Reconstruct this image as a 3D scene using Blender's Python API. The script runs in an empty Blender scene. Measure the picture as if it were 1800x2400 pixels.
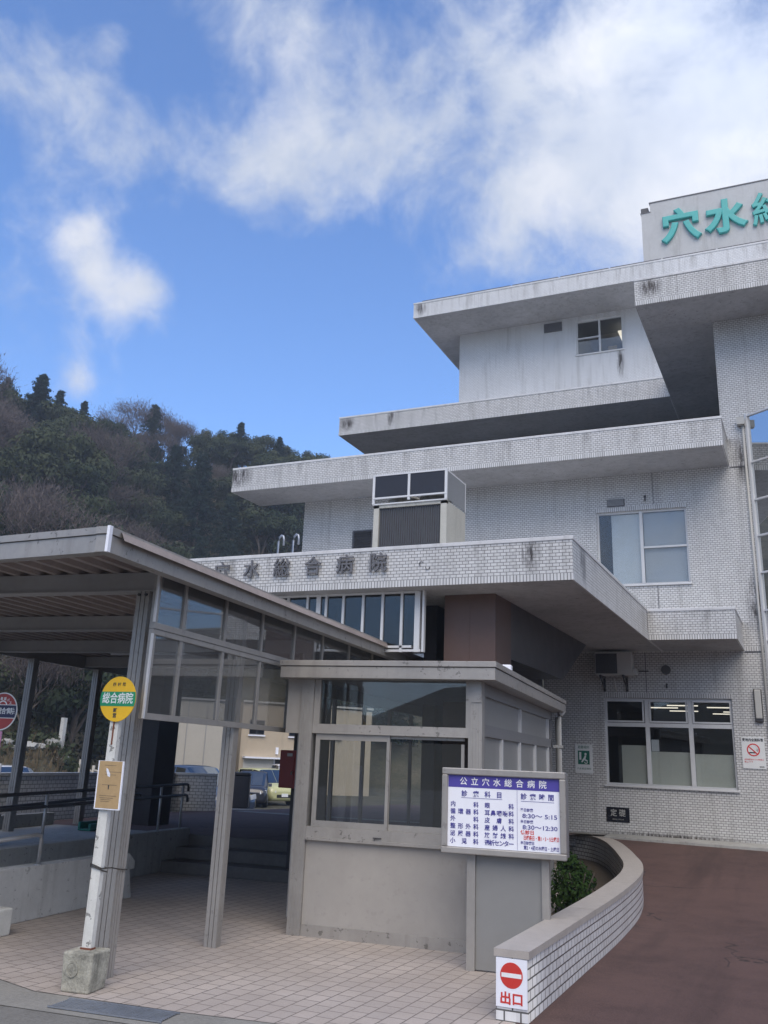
import bpy, bmesh, math, random
from mathutils import Vector, Matrix
R = math.radians
random.seed(7)
scene = bpy.context.scene
col = scene.collection

# ------------------------------------------------------------------ camera
W2C = ((0.91062, 0.41141, 0.0389), (-0.09317, 0.29609, -0.95061), (-0.40261, 0.86201, 0.30796))
cam_data = bpy.data.cameras.new('camera')
cam = bpy.data.objects.new('camera', cam_data)
col.objects.link(cam)
rx, dn, fw = (Vector(r) for r in W2C)
m = Matrix((rx, -dn, -fw)).transposed().to_4x4()
m.translation = (0, 0, 1.6)
cam.matrix_world = m
cam_data.sensor_fit = 'VERTICAL'
cam_data.sensor_height = 24.0
cam_data.sensor_width = 18.0
cam_data.lens = 24.0 * 2130.093 / 2400
cam_data.shift_y = -(1200 - 1088.0) / 2400
cam_data.clip_end = 3000
cam_data.clip_start = 0.05
scene.camera = cam

# ------------------------------------------------------------------ view, world, sun
scene.view_settings.view_transform = 'Standard'
scene.view_settings.look = 'None'
scene.view_settings.gamma = 1
scene.view_settings.exposure = 0.76
try:
    scene.cycles.max_bounces = 8
    scene.cycles.transparent_max_bounces = 16
    scene.cycles.use_denoising = True
except Exception:
    pass
SUN_EL, SUN_AZ = R(50), R(154)        # azimuth measured from +Y towards +X
world = bpy.data.worlds.new('World')
scene.world = world
world.use_nodes = True
NT = None


class N:
    """small node-graph helper"""
    def __init__(s, nt):
        s.nt = nt

    def n(s, t, **k):
        nd = s.nt.nodes.new(t)
        for a, v in k.items():
            if a.startswith('i_'):
                key = a[2:]
                key = int(key) if key.isdigit() else key
                s.set(nd.inputs[key], v)
            else:
                setattr(nd, a, v)
        return nd

    def set(s, sock, v):
        if isinstance(v, bpy.types.NodeSocket):
            s.nt.links.new(v, sock)
        elif isinstance(v, bpy.types.Node):
            s.nt.links.new(v.outputs[0], sock)
        else:
            sock.default_value = v

    def math(s, op, a, b=0.0, c=None, clamp=False):
        nd = s.nt.nodes.new('ShaderNodeMath')
        nd.operation = op
        nd.use_clamp = clamp
        s.set(nd.inputs[0], a)
        s.set(nd.inputs[1], b)
        if c is not None:
            s.set(nd.inputs[2], c)
        return nd.outputs[0]

    def vmath(s, op, a, b=(0, 0, 0)):
        nd = s.nt.nodes.new('ShaderNodeVectorMath')
        nd.operation = op
        s.set(nd.inputs[0], a)
        s.set(nd.inputs[1], b)
        return nd.outputs['Value'] if op in ('DOT_PRODUCT', 'LENGTH', 'DISTANCE') else nd.outputs[0]

    def ramp(s, f, stops):
        nd = s.nt.nodes.new('ShaderNodeValToRGB')
        s.set(nd.inputs[0], f)
        e = nd.color_ramp.elements
        while len(e) > 1:
            e.remove(e[0])
        e[0].position = stops[0][0]
        e[0].color = c4(stops[0][1])
        for p, cc in stops[1:]:
            q = e.new(p)
            q.color = c4(cc)
        return nd.outputs[0]

    def mix(s, f, a, b, blend='MIX'):
        nd = s.nt.nodes.new('ShaderNodeMix')
        nd.data_type = 'RGBA'
        nd.blend_type = blend
        s.set(nd.inputs[0], f)
        s.set(nd.inputs[6], c4(a) if isinstance(a, (tuple, list, float, int)) else a)
        s.set(nd.inputs[7], c4(b) if isinstance(b, (tuple, list, float, int)) else b)
        return nd.outputs[2]

    def noise(s, vec, scale, detail=4, rough=0.55):
        nd = s.nt.nodes.new('ShaderNodeTexNoise')
        s.set(nd.inputs['Vector'], vec)
        nd.inputs['Scale'].default_value = scale
        nd.inputs['Detail'].default_value = detail
        nd.inputs['Roughness'].default_value = rough
        return nd.outputs[0]


def c4(c):
    if isinstance(c, (int, float)):
        return (c, c, c, 1)
    return (c[0], c[1], c[2], 1) if len(c) == 3 else tuple(c)


def build_world():
    nt = world.node_tree
    nt.nodes.clear()
    g = N(nt)
    out = g.n('ShaderNodeOutputWorld')
    sky = g.n('ShaderNodeTexSky', sky_type='NISHITA', sun_disc=False, sun_elevation=SUN_EL,
              sun_rotation=SUN_AZ, air_density=1.0, dust_density=0.35, ozone_density=2.6)
    skc = g.mix(1.0, sky.outputs[0], (.80, .97, 1.22), 'MULTIPLY')
    bg = g.n('ShaderNodeBackground', i_0=skc, i_1=0.122)
    d = g.n('ShaderNodeTexCoord').outputs['Generated']
    d = g.vmath('NORMALIZE', d)
    # cloud banks: (direction, sharpness, weight)
    banks = [((-0.3969, 0.6288, 0.6687), 374, 0.7), ((-0.3604, 0.6846, 0.6336), 268, 0.75), ((-0.3279, 0.7218, 0.6095), 453, 0.6), ((-0.276, 0.707, 0.6512), 315, 0.6), ((-0.2852, 0.6694, 0.686), 453, 0.7), ((-0.4448, 0.5756, 0.6861), 560, 0.45), ((-0.2193, 0.7414, 0.6343), 268, 0.7), ((-0.2109, 0.7888, 0.5773), 268, 0.6), ((-0.1155, 0.7585, 0.6413), 156, 0.75), ((-0.1281, 0.811, 0.5708), 201, 0.55), ((-0.0357, 0.7635, 0.6448), 201, 0.9), ((-0.0042, 0.8052, 0.593), 177, 0.75), ((-0.2643, 0.8115, 0.5211), 453, 0.35), ((-0.1803, 0.8412, 0.5098), 315, 0.4), ((-0.0689, 0.8302, 0.5532), 231, 0.6), ((-0.3967, 0.7148, 0.576), 708, 0.4), ((-0.4503, 0.6724, 0.5875), 925, 0.45), ((-0.6234, 0.4816, 0.616), 800, 0.52), ((-0.6025, 0.5168, 0.6082), 1100, 0.48), ((-0.587, 0.5499, 0.5941), 1400, 0.42), ((-0.5577, 0.5865, 0.5873), 1260, 0.42), ((-0.5214, 0.6232, 0.5829), 1499, 0.42), ((-0.4861, 0.657, 0.5762), 1499, 0.45), ((-0.5496, 0.5262, 0.6489), 5041, 0.4), ((-0.639, 0.6002, 0.4811), 3600, 0.62), ((-0.6214, 0.6094, 0.4925), 3600, 0.62), ((-0.6261, 0.627, 0.4636), 2700, 0.72), ((-0.6052, 0.6489, 0.4612), 3200, 0.6), ((-0.591, 0.6674, 0.4531), 3800, 0.5), ((-0.6209, 0.6529, 0.4339), 3800, 0.42), ((-0.5857, 0.691, 0.4237), 5786, 0.4), ((-0.6598, 0.6606, 0.3582), 7000, 0.5), ((-0.687, 0.5758, 0.4434), 2835, 0.25),
             ((0.3, -0.7, 0.62), 2.2, 1.3), ((0.9, 0.0, 0.45), 5, 1.0)]
    holes = [((-0.2685, 0.6987, 0.6631), 2240, .8), ((-0.1697, 0.7059, 0.6876), 2240, .5), ((-0.2874, 0.6513, 0.7023), 2240, .4)]
    acc = None
    for dirs, k, w in banks + [(a, b, -c) for a, b, c in holes]:
        v = Vector(dirs).normalized()
        dp = g.vmath('DOT_PRODUCT', d, tuple(v))
        e = g.math('MULTIPLY_ADD', dp, float(k), float(-k))
        e = g.math('EXPONENT', e)
        acc = g.math('MULTIPLY', e, float(w)) if acc is None else g.math('MULTIPLY_ADD', e, float(w), acc)
    acc = g.math('SUBTRACT', 1.0, g.math('EXPONENT', g.math('MULTIPLY', acc, -1.25)))
    warp = g.n('ShaderNodeTexNoise', i_Vector=d, i_Scale=4.0, i_Detail=3.0)
    wv = g.vmath('SUBTRACT', warp.outputs['Color'], (.5, .5, .5))
    wv = g.vmath('MULTIPLY', wv, (.12, .12, .12))
    dw = g.vmath('ADD', d, wv)
    f1 = g.noise(dw, 5.6, 10, 0.57)
    f2 = g.noise(dw, 24, 8, 0.65)
    fb = g.math('MULTIPLY_ADD', f2, 0.42, g.math('MULTIPLY_ADD', f1, 1.0, -0.035))     # about 0.35 .. 1.0
    dens = g.math('ADD', g.math('MULTIPLY', acc, 1.05), g.math('MULTIPLY_ADD', fb, 1.9, -1.60))
    cov = g.n('ShaderNodeMapRange', interpolation_type='SMOOTHSTEP', i_0=dens, i_1=-0.06, i_2=0.80, i_3=0.0, i_4=0.93)
    shade = g.noise(g.vmath('ADD', dw, (.0, .0, .03)), 5.2, 8, 0.6)
    ccol = g.ramp(shade, [(.32, (.45, .50, .61)), (.5, (.56, .60, .68)), (.66, (.73, .74, .78))])
    glow = g.vmath('DOT_PRODUCT', d, tuple(Vector((.03, .735, .68)).normalized()))
    glow = g.math('EXPONENT', g.math('MULTIPLY_ADD', glow, 60.0, -60.0))
    # unseen cloud cover behind the camera, brightened to add fill on the front faces
    back = g.vmath('DOT_PRODUCT', d, tuple(Vector((.12, -.75, .60)).normalized()))
    back = g.math('EXPONENT', g.math('MULTIPLY_ADD', back, 2.6, -2.6))
    lum = g.math('MULTIPLY_ADD', back, .55, g.math('MULTIPLY_ADD', glow, .34, .72))
    cb = g.n('ShaderNodeBackground', i_0=ccol, i_1=lum)
    # below the horizon the world stays a plain dim ground tone
    mx = g.n('ShaderNodeMixShader', i_0=cov.outputs[0], i_1=bg.outputs[0], i_2=cb.outputs[0])
    nt.links.new(mx.outputs[0], out.inputs[0])


build_world()
world.cycles.sampling_method = 'MANUAL'
world.cycles.sample_map_resolution = 512
sl = bpy.data.lights.new('sun', 'SUN')
sl.energy = 1.5
sl.angle = R(50)
sl.color = (1.0, 0.875, 0.72)
sun = bpy.data.objects.new('sun', sl)
col.objects.link(sun)
sd = Vector((math.sin(SUN_AZ) * math.cos(SUN_EL), math.cos(SUN_AZ) * math.cos(SUN_EL), math.sin(SUN_EL)))
sun.rotation_euler = sd.to_track_quat('Z', 'Y').to_euler()
sun.location = sd * 60

# ------------------------------------------------------------------ materials
MATS = {}


def mat_base(name):
    mt = bpy.data.materials.new(name)
    mt.use_nodes = True
    nt = mt.node_tree
    nt.nodes.clear()
    g = N(nt)
    out = g.n('ShaderNodeOutputMaterial')
    MATS[name] = mt
    return mt, g, out


def principled(g, out, **k):
    p = g.n('ShaderNodeBsdfPrincipled')
    for a, v in k.items():
        g.set(p.inputs[a.replace('_', ' ')], v if not (isinstance(v, tuple) and len(v) == 3) else c4(v))
    g.nt.links.new(p.outputs[0], out.inputs[0])
    return p


def wpos(g):
    return g.n('ShaderNodeNewGeometry').outputs['Position']


def bump(g, h, strength=0.3, dist=0.01):
    b = g.n('ShaderNodeBump')
    b.inputs['Strength'].default_value = strength
    b.inputs['Distance'].default_value = dist
    g.set(b.inputs['Height'], h)
    return b.outputs[0]


def paint(name, colr, rough=0.5, var=0.12, scale=3.0, metallic=0.0, dirt=0.0, dirtcol=(.12, .11, .09), spots=0.0, bumpv=0.0, brushed=False):
    """painted / plain surface with blotchy tone variation, optional grime and dark spots"""
    mt, g, out = mat_base(name)
    p = wpos(g)
    a = g.noise(p, scale, 5, .6)
    b = g.noise(p, scale * 9, 3, .6)
    f = g.math('MULTIPLY_ADD', b, 0.4, g.math('MULTIPLY', a, 0.8))
    lo = tuple(c * (1 - var) for c in colr)
    hi = tuple(min(1, c * (1 + var)) for c in colr)
    cc = g.ramp(f, [(.38, lo), (.78, hi)])
    if dirt:
        st = g.vmath('MULTIPLY', p, (7, 7, .7))
        dn_ = g.noise(st, 1.0, 5, .65)
        df = g.ramp(dn_, [(.52, 0), (.75, dirt)])
        cc = g.mix(df, cc, dirtcol)
    if spots:
        sp = g.noise(p, 14, 3, .7)
        big_ = g.noise(p, 1.7, 3, .6)
        sf = g.ramp(g.math('MULTIPLY_ADD', big_, .25, sp), [(.745, 0), (.79, spots)])
        cc = g.mix(sf, cc, (.09, .085, .075))
    rr = g.math('MULTIPLY_ADD', a, .25, rough - .12)
    pr = principled(g, out, Base_Color=cc, Roughness=rr, Metallic=metallic)
    if bumpv:
        g.set(pr.inputs['Normal'], bump(g, b, bumpv, .01))
    return mt


STAINS = [((-2.98, 10.75, 4.10), (.16, .5, .30)), ((-2.45, 11.3, 4.05), (.4, .22, .3)),
          ((-11.5, 16.75, 7.65), (.45, .5, .33)), ((-2.15, 16.77, 10.75), (.30, .5, .26)),
          ((-10.0, 21.8, 10.75), (.16, .5, .3)), ((-11.4, 21.8, 10.75), (.3, .5, .26)), ((-9.3, 22.0, 14.15), (.22, .6, .3)),
          ((-0.72, 18, 4.6), (.22, .4, .7)), ((-0.75, 18, 7.4), (.2, .4, .6)), ((-3.9, 23.5, 12.3), (.12, .3, .6)),
          ((-2.4, 18.0, 0.47), (1.6, .3, .07))]


def tile(name, bw, rh, mortar, ca, cb, cm, offs=.5, rough=.32, stains=True, contrast=1.0, vertical=False):
    mt, g, out = mat_base(name)
    uv = g.n('ShaderNodeUVMap').outputs[0]
    p = wpos(g)
    br = g.n('ShaderNodeTexBrick', offset=offs, squash=1.0)
    g.set(br.inputs['Vector'], uv)
    br.inputs['Color1'].default_value = c4(ca)
    br.inputs['Color2'].default_value = c4(cb)
    br.inputs['Mortar'].default_value = c4(cm)
    br.inputs['Scale'].default_value = 1
    br.inputs['Mortar Size'].default_value = mortar
    br.inputs['Mortar Smooth'].default_value = .1
    br.inputs['Bias'].default_value = 0
    br.inputs['Brick Width'].default_value = bw
    br.inputs['Row Height'].default_value = rh
    cc = br.outputs['Color']
    big = g.noise(p, .6, 5, .6)
    cc = g.mix(g.ramp(big, [(.35, .0), (.75, .16)]), cc, (.22, .22, .21))
    st = g.noise(g.vmath('MULTIPLY', p, (5, 5, .35)), 1.0, 6, .65)
    cc = g.mix(g.ramp(st, [(.52, 0), (.78, .42)]), cc, (.15, .14, .125))
    st2 = g.noise(g.vmath('MULTIPLY', p, (16, 16, .5)), 1.0, 4, .6)
    cc = g.mix(g.ramp(st2, [(.60, 0), (.78, .35)]), cc, (.13, .12, .105))
    if stains:
        acc = None
        for c0, r0 in STAINS:
            dv = g.vmath('SUBTRACT', p, c0)
            dv = g.vmath('DIVIDE', dv, r0)
            L = g.vmath('LENGTH', dv)
            f = g.math('SUBTRACT', 1.0, L, clamp=True)
            acc = f if acc is None else g.math('MAXIMUM', acc, f)
        sn = g.noise(g.vmath('MULTIPLY', p, (17, 17, 2.2)), 1.0, 6, .75)
        a2 = g.math('MULTIPLY', acc, g.math('MULTIPLY_ADD', sn, 5.0, -1.9, clamp=True))
        cc = g.mix(g.math('MULTIPLY', a2, 1.6, clamp=True), cc, (.045, .036, .03))
    if stains:
        # rain runs starting at the copings
        px = g.n('ShaderNodeSeparateXYZ', i_0=p)
        fall = None
        for zt in (4.22, 7.80, 10.92, 14.31):
            q = g.math('SUBTRACT', zt, px.outputs[2])
            inside = g.math('GREATER_THAN', q, -.02)
            f = g.math('MULTIPLY', inside, g.math('SUBTRACT', 1.0, g.math('DIVIDE', q, .55), clamp=True))
            f = g.math('MULTIPLY', f, g.math('LESS_THAN', q, .56))
            fall = f if fall is None else g.math('MAXIMUM', fall, f)
        along = g.math('ADD', px.outputs[0], px.outputs[1])
        rn = g.n('ShaderNodeTexNoise', noise_dimensions='2D', i_Scale=1.0, i_Detail=7.0, i_Roughness=.72)
        g.set(rn.inputs['Vector'], g.n('ShaderNodeCombineXYZ', i_0=g.math('MULTIPLY', along, 4.2), i_1=g.math('MULTIPLY', px.outputs[2], .55)))
        run = g.ramp(rn.outputs[0], [(.50, 0), (.74, .62)])
        cc = g.mix(g.math('MULTIPLY', g.math('POWER', fall, .7), run), cc, (.10, .09, .08))
    pr = principled(g, out, Base_Color=cc, Roughness=rough)
    g.set(pr.inputs['Normal'], bump(g, g.math('SUBTRACT', 1.0, br.outputs['Fac']), .5, .006))
    return mt


def glass(name, tint=(.55, .58, .6), refl=.12, rough=.0, gain=.30, veil=0.0):
    mt, g, out = mat_base(name)
    t = g.n('ShaderNodeBsdfTransparent', i_0=c4(tint))
    gl = g.n('ShaderNodeBsdfGlossy', i_0=c4((.9, .93, .95)), i_1=rough)
    lw = g.n('ShaderNodeLayerWeight')
    lw.inputs[0].default_value = .35
    f = g.math('MULTIPLY_ADD', lw.outputs['Facing'], gain, refl, clamp=True)
    veil_shader = g.n('ShaderNodeBsdfDiffuse', i_0=c4((.5, .5, .49)))  # grey diffuse veil imitating pale sky reflected in the panes
    base = g.n('ShaderNodeMixShader', i_0=veil, i_1=t.outputs[0], i_2=veil_shader.outputs[0])
    mx = g.n('ShaderNodeMixShader', i_0=f, i_1=base.outputs[0], i_2=gl.outputs[0])
    g.nt.links.new(mx.outputs[0], out.inputs[0])
    return mt


def emit(name, colr, s):
    mt, g, out = mat_base(name)
    e = g.n('ShaderNodeEmission', i_0=c4(colr), i_1=s)
    g.nt.links.new(e.outputs[0], out.inputs[0])
    return mt


WT = (.66, .67, .68)
tile('white_tile', .083, .0415, .0045, (.65, .65, .645), (.565, .565, .56), (.19, .188, .185))
tile('white_tile_upright', .042, .5, .0055, (.66, .66, .655), (.57, .57, .565), (.17, .168, .165), offs=0)
tile('pale_tile', .083, .0415, .004, (.70, .71, .72), (.66, .67, .68), (.46, .47, .48))
tile('wall_tile', .112, .064, .0055, (.82, .825, .83), (.74, .745, .75), (.11, .11, .11), rough=.25, stains=False)
tile('court_tile', .115, .062, .005, (.88, .88, .87), (.80, .80, .79), (.26, .26, .26), stains=False)
paint('soffit', (.39, .39, .395), .8, .20, .9, dirt=.35, bumpv=.1, spots=.45)
paint('coping_metal', (.58, .585, .59), .45, .1, 3, dirt=.3)
paint('white_plaster', (.47, .475, .475), .7, .08, 1.5, dirt=.3)
paint('beige_metal', (.36, .34, .315), .42, .10, 2.5, spots=.6, dirt=.35, dirtcol=(.17, .155, .13), metallic=.35)
paint('beige_metal_clean', (.345, .33, .31), .42, .10, 2.0, spots=.25, dirt=.28, dirtcol=(.19, .175, .155), metallic=.3)
paint('beam_metal', (.30, .295, .29), .5, .1, 2)
paint('deck_metal', (.30, .255, .235), .5, .2, 2)
paint('panel_beige', (.345, .325, .30), .45, .08, 1.0, spots=.10, dirt=.14, dirtcol=(.22, .205, .185))
paint('panel_grey', (.24, .24, .235), .35, .06, 1.0)
paint('panel_dark', (.19, .19, .195), .4, .06, 1.0)
paint('alu', (.60, .61, .62), .35, .06, 4)
paint('alu_dark', (.10, .10, .11), .4, .1, 4)
paint('brown_panel', (.115, .068, .053), .45, .12, 1.5)
paint('shaded_brown_tile', (.045, .042, .045), .35, .2, 4)  # brown entrance tile, its shade put into the near-black colour
paint('dark_interior', (.035, .037, .04), .8, .2, 2)
paint('interior_grey', (.20, .21, .22), .8, .1, 1)
paint('screen_beige', (.66, .66, .57), .7, .06, 1)
paint('curtain', (.74, .76, .75), .8, .06, 3)
paint('blind_grey', (.52, .54, .56), .8, .05, 1.5)
paint('letter_metal', (.12, .12, .13), .5, .2, 5)
paint('turquoise', (.065, .40, .375), .4, .08, 3)
paint('ac_white', (.50, .50, .49), .5, .06, 4)
paint('ac_cream', (.44, .43, .38), .5, .1, 3, dirt=.3)
paint('black_grille', (.07, .075, .085), .5, .15, 6)
paint('shroud', (.40, .385, .34), .6, .18, 6, dirt=.5)
paint('net_blue', (.016, .021, .034), .75, .2, 3)
paint('concrete', (.36, .36, .345), .85, .14, 2.2, dirt=.45, bumpv=.25, spots=.55)
paint('concrete_mossy', (.36, .35, .295), .9, .5, 6, dirt=.9, dirtcol=(.07, .07, .05), bumpv=.6, spots=.8)
paint('concrete_pale', (.58, .58, .56), .85, .1, 2, dirt=.3, bumpv=.2, spots=.4)
paint('step_stone', (.13, .125, .12), .8, .2, 3, dirt=.3)
paint('granite', (.42, .385, .35), .55, .12, 9, bumpv=.2)
paint('sign_white', (.84, .86, .93), .35, .03, 2)
paint('paper_white', (.70, .72, .72), .6, .05, 4)
paint('sign_blue', (.075, .06, .33), .35, .04, 2)
paint('ink_blue', (.055, .05, .27), .5, .05, 4)
paint('ink_red', (.62, .035, .03), .45, .05, 4)
paint('ink_black', (.02, .02, .025), .5, .05, 4)
paint('ink_white', (.82, .84, .84), .5, .04, 4)
paint('sign_red', (.60, .045, .035), .35, .06, 5)
paint('dull_red', (.37, .055, .05), .45, .12, 6)
paint('sign_green', (.015, .28, .13), .4, .08, 6)
paint('panel_green', (.01, .13, .085), .4, .1, 6)
paint('sign_yellow', (.84, .50, .02), .4, .06, 6)
paint('navy', (.03, .035, .085), .4, .08, 6)
paint('cardboard', (.44, .305, .155), .75, .12, 5)
paint('pink_plate', (.62, .30, .48), .5, .06, 5)
paint('pole_white', (.66, .66, .62), .5, .12, 7, dirt=.45, spots=.7)
paint('rust', (.16, .055, .03), .8, .4, 9)
paint('wire', (.06, .055, .05), .6, .2, 9)
paint('hydrant_red', (.30, .045, .04), .45, .12, 4)
paint('steel_dark', (.06, .06, .065), .4, .2, 5)
paint('steel', (.42, .42, .42), .4, .1, 5, metallic=.4)
paint('galv', (.34, .37, .42), .38, .1, 9, metallic=.6)
paint('tan_wall', (.47, .39, .285), .85, .07, .8, dirt=.2)
paint('grey_wall', (.43, .405, .355), .85, .06, .8)
paint('shutter_white', (.62, .60, .54), .6, .05, 2)
paint('rubber', (.02, .02, .02), .7, .2, 5)
paint('stone_black', (.014, .015, .022), .25, .3, 4)
paint('bark', (.11, .09, .075), .9, .3, 5, bumpv=.4)
paint('green_plastic', (.01, .16, .12), .5, .1, 5)
paint('soil', (.07, .055, .04), .95, .3, 4, bumpv=.5)
paint('wood_pale', (.42, .40, .36), .8, .15, 3)
for nm, cc in (('car_navy', (.035, .055, .10)), ('car_black', (.013, .015, .028)), ('car_lime', (.58, .58, .30)), ('car_white', (.72, .73, .75))):
    mt, g, out = mat_base(nm)
    pr = principled(g, out, Base_Color=cc, Roughness=.28, Coat_Weight=.7, Coat_Roughness=.05)
glass('glass_canopy', (.76, .77, .78), .05, veil=.08)
glass('glass_booth', (.82, .85, .86), .05, veil=.02)
glass('glass_window', (.84, .86, .87), .05, gain=.20)
glass('glass_dark', (.30, .32, .34), .05, gain=.2)
glass('glass_bay', (.10, .13, .16), .62)
glass('car_glass', (.04, .05, .06), .16)
emit('tube_light', (1.0, .90, .74), .8)
emit('tube_dim', (1.0, .97, .92), .9)
principled_lamp = paint('lamp_cover', (.42, .42, .40), .5, .06, 3)


def foliage(name, ca, cb, trans=.25):
    mt, g, out = mat_base(name)
    oi = g.n('ShaderNodeObjectInfo')
    p = wpos(g)
    nz = g.noise(p, .9, 4, .6)
    f = g.math('MULTIPLY_ADD', oi.outputs['Random'], .5, g.math('MULTIPLY_ADD', nz, 1.1, -.3), clamp=True)
    cc = g.mix(f, ca, cb)
    df = g.n('ShaderNodeBsdfDiffuse', i_0=cc)
    tr = g.n('ShaderNodeBsdfTranslucent', i_0=cc)
    mx = g.n('ShaderNodeMixShader', i_0=trans, i_1=df.outputs[0], i_2=tr.outputs[0])
    g.nt.links.new(mx.outputs[0], out.inputs[0])
    return mt


foliage('conifer_green', (.020, .036, .030), (.045, .065, .048))
foliage('evergreen', (.022, .040, .028), (.105, .118, .064))
foliage('twigs', (.10, .085, .082), (.16, .135, .125), .1)
foliage('shrub_leaf', (.022, .048, .015), (.06, .10, .03))
foliage('dry_brush', (.12, .095, .065), (.22, .18, .11))


def ground_mats():
    # brick paving: square pinkish pavers
    mt, g, out = mat_base('paver')
    uv = g.n('ShaderNodeUVMap').outputs[0]
    p = wpos(g)
    br = g.n('ShaderNodeTexBrick', offset=.5, squash=1.0)
    sx = g.n('ShaderNodeSeparateXYZ', i_0=uv)
    g.set(br.inputs['Vector'], g.n('ShaderNodeCombineXYZ', i_0=sx.outputs[1], i_1=sx.outputs[0]))
    br.inputs['Color1'].default_value = c4((.49, .43, .385))
    br.inputs['Color2'].default_value = c4((.43, .38, .345))
    br.inputs['Mortar'].default_value = c4((.165, .145, .13))
    br.inputs['Scale'].default_value = 1
    br.inputs['Mortar Size'].default_value = .0055
    br.inputs['Mortar Smooth'].default_value = .25
    br.inputs['Brick Width'].default_value = .165
    br.inputs['Row Height'].default_value = .135
    big = g.noise(p, .9, 6, .65)
    cc = g.mix(g.ramp(big, [(.40, 0), (.70, .6)]), br.outputs['Color'], (.31, .265, .23))
    fine = g.noise(p, 60, 3, .6)
    cc = g.mix(g.ramp(fine, [(.5, 0), (.8, .3)]), cc, (.17, .15, .135))
    pr = principled(g, out, Base_Color=cc, Roughness=.8)
    g.set(pr.inputs['Normal'], bump(g, g.math('SUBTRACT', g.math('MULTIPLY', fine, .25), br.outputs['Fac']), .5, .006))
    # rolled red driveway, grey asphalt, dark ground
    for nm, ca, cb, cs, bs in (('red_asphalt', (.058, .032, .028), (.110, .062, .053), 75, .8), ('asphalt', (.135, .13, .12), (.205, .2, .185), 45, .55),
                               ('ground_far', (.09, .085, .08), (.13, .125, .115), 30, .3), ('court_red', (.10, .062, .058), (.14, .09, .082), 50, .3),
                               ('apron', (.20, .195, .18), (.285, .275, .25), 40, .4)):
        mt, g, out = mat_base(nm)
        p = wpos(g)
        fine = g.noise(p, cs, 4, .75)
        big = g.noise(p, .5, 6, .62)
        mid = g.noise(p, 3.2, 5, .65)
        f = g.math('MULTIPLY_ADD', fine, .9, g.math('MULTIPLY_ADD', big, .75, g.math('MULTIPLY', mid, .45)))
        f = g.math('SUBTRACT', f, .12)
        cc = g.ramp(f, [(.70, ca), (1.06, cb)])
        if nm in ('red_asphalt', 'asphalt', 'court_red'):
            vo = g.n('ShaderNodeTexVoronoi', feature='DISTANCE_TO_EDGE', i_Scale=.42)
            wq = g.n('ShaderNodeTexNoise', i_Vector=p, i_Scale=2.2, i_Detail=5.0)
            g.set(vo.inputs['Vector'], g.vmath('ADD', p, g.vmath('MULTIPLY', wq.outputs['Color'], (.55, .55, .55))))
            cr = g.math('MULTIPLY', g.math('LESS_THAN', vo.outputs['Distance'], .0042), g.ramp(g.noise(p, .7, 3), [(.48, 0), (.58, .75)]))
            cc = g.mix(cr, cc, (.018, .014, .013))
            st = g.noise(g.vmath('MULTIPLY', p, (2.6, .22, 1)), 1.0, 4, .6)
            cc = g.mix(g.ramp(st, [(.52, 0), (.70, .45)]), cc, tuple(c * .62 for c in ca))
            gr_ = g.noise(p, 160, 2, .5)
            cc = g.mix(g.ramp(gr_, [(.66, 0), (.74, .55)]), cc, (.20, .17, .155))
        if nm == 'apron':
            sp = g.noise(p, 220, 2, .5)
            cc = g.mix(g.ramp(sp, [(.55, 0), (.7, .5)]), cc, (.10, .10, .095))
        pr = principled(g, out, Base_Color=cc, Roughness=.9)
        g.set(pr.inputs['Normal'], bump(g, fine, bs, .008))
    # hillside soil and litter
    mt, g, out = mat_base('hill_soil')
    p = wpos(g)
    a = g.noise(p, .35, 6, .65)
    b = g.noise(p, 3.5, 6, .7)
    cc = g.ramp(g.math('MULTIPLY_ADD', b, .6, g.math('MULTIPLY', a, .7)), [(.45, (.030, .034, .022)), (.63, (.075, .07, .042)), (.85, (.15, .125, .08))])
    pr = principled(g, out, Base_Color=cc, Roughness=.95)
    g.set(pr.inputs['Normal'], bump(g, b, .8, .2))


ground_mats()

# ------------------------------------------------------------------ mesh helpers
TH = R(6.5)
EX = Vector((math.cos(TH), math.sin(TH), 0))
EY = Vector((-math.sin(TH), math.cos(TH), 0))


def L(u, v, z=0.0):
    """canopy / booth frame (turned 6.5 degrees against the hospital) to world"""
    return EX * u + EY * v + Vector((0, 0, z))


def Wd(x, y, z=0.0):
    return Vector((x, y, z))


class Plane:
    """flat frame: a along xd, b along yd, h along normal"""
    def __init__(s, o, xd, yd):
        s.o = Vector(o)
        s.x = Vector(xd).normalized()
        s.y = Vector(yd).normalized()
        s.n = s.x.cross(s.y).normalized()

    def __call__(s, a, b, h=0.0):
        return s.o + s.x * a + s.y * b + s.n * h


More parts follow.
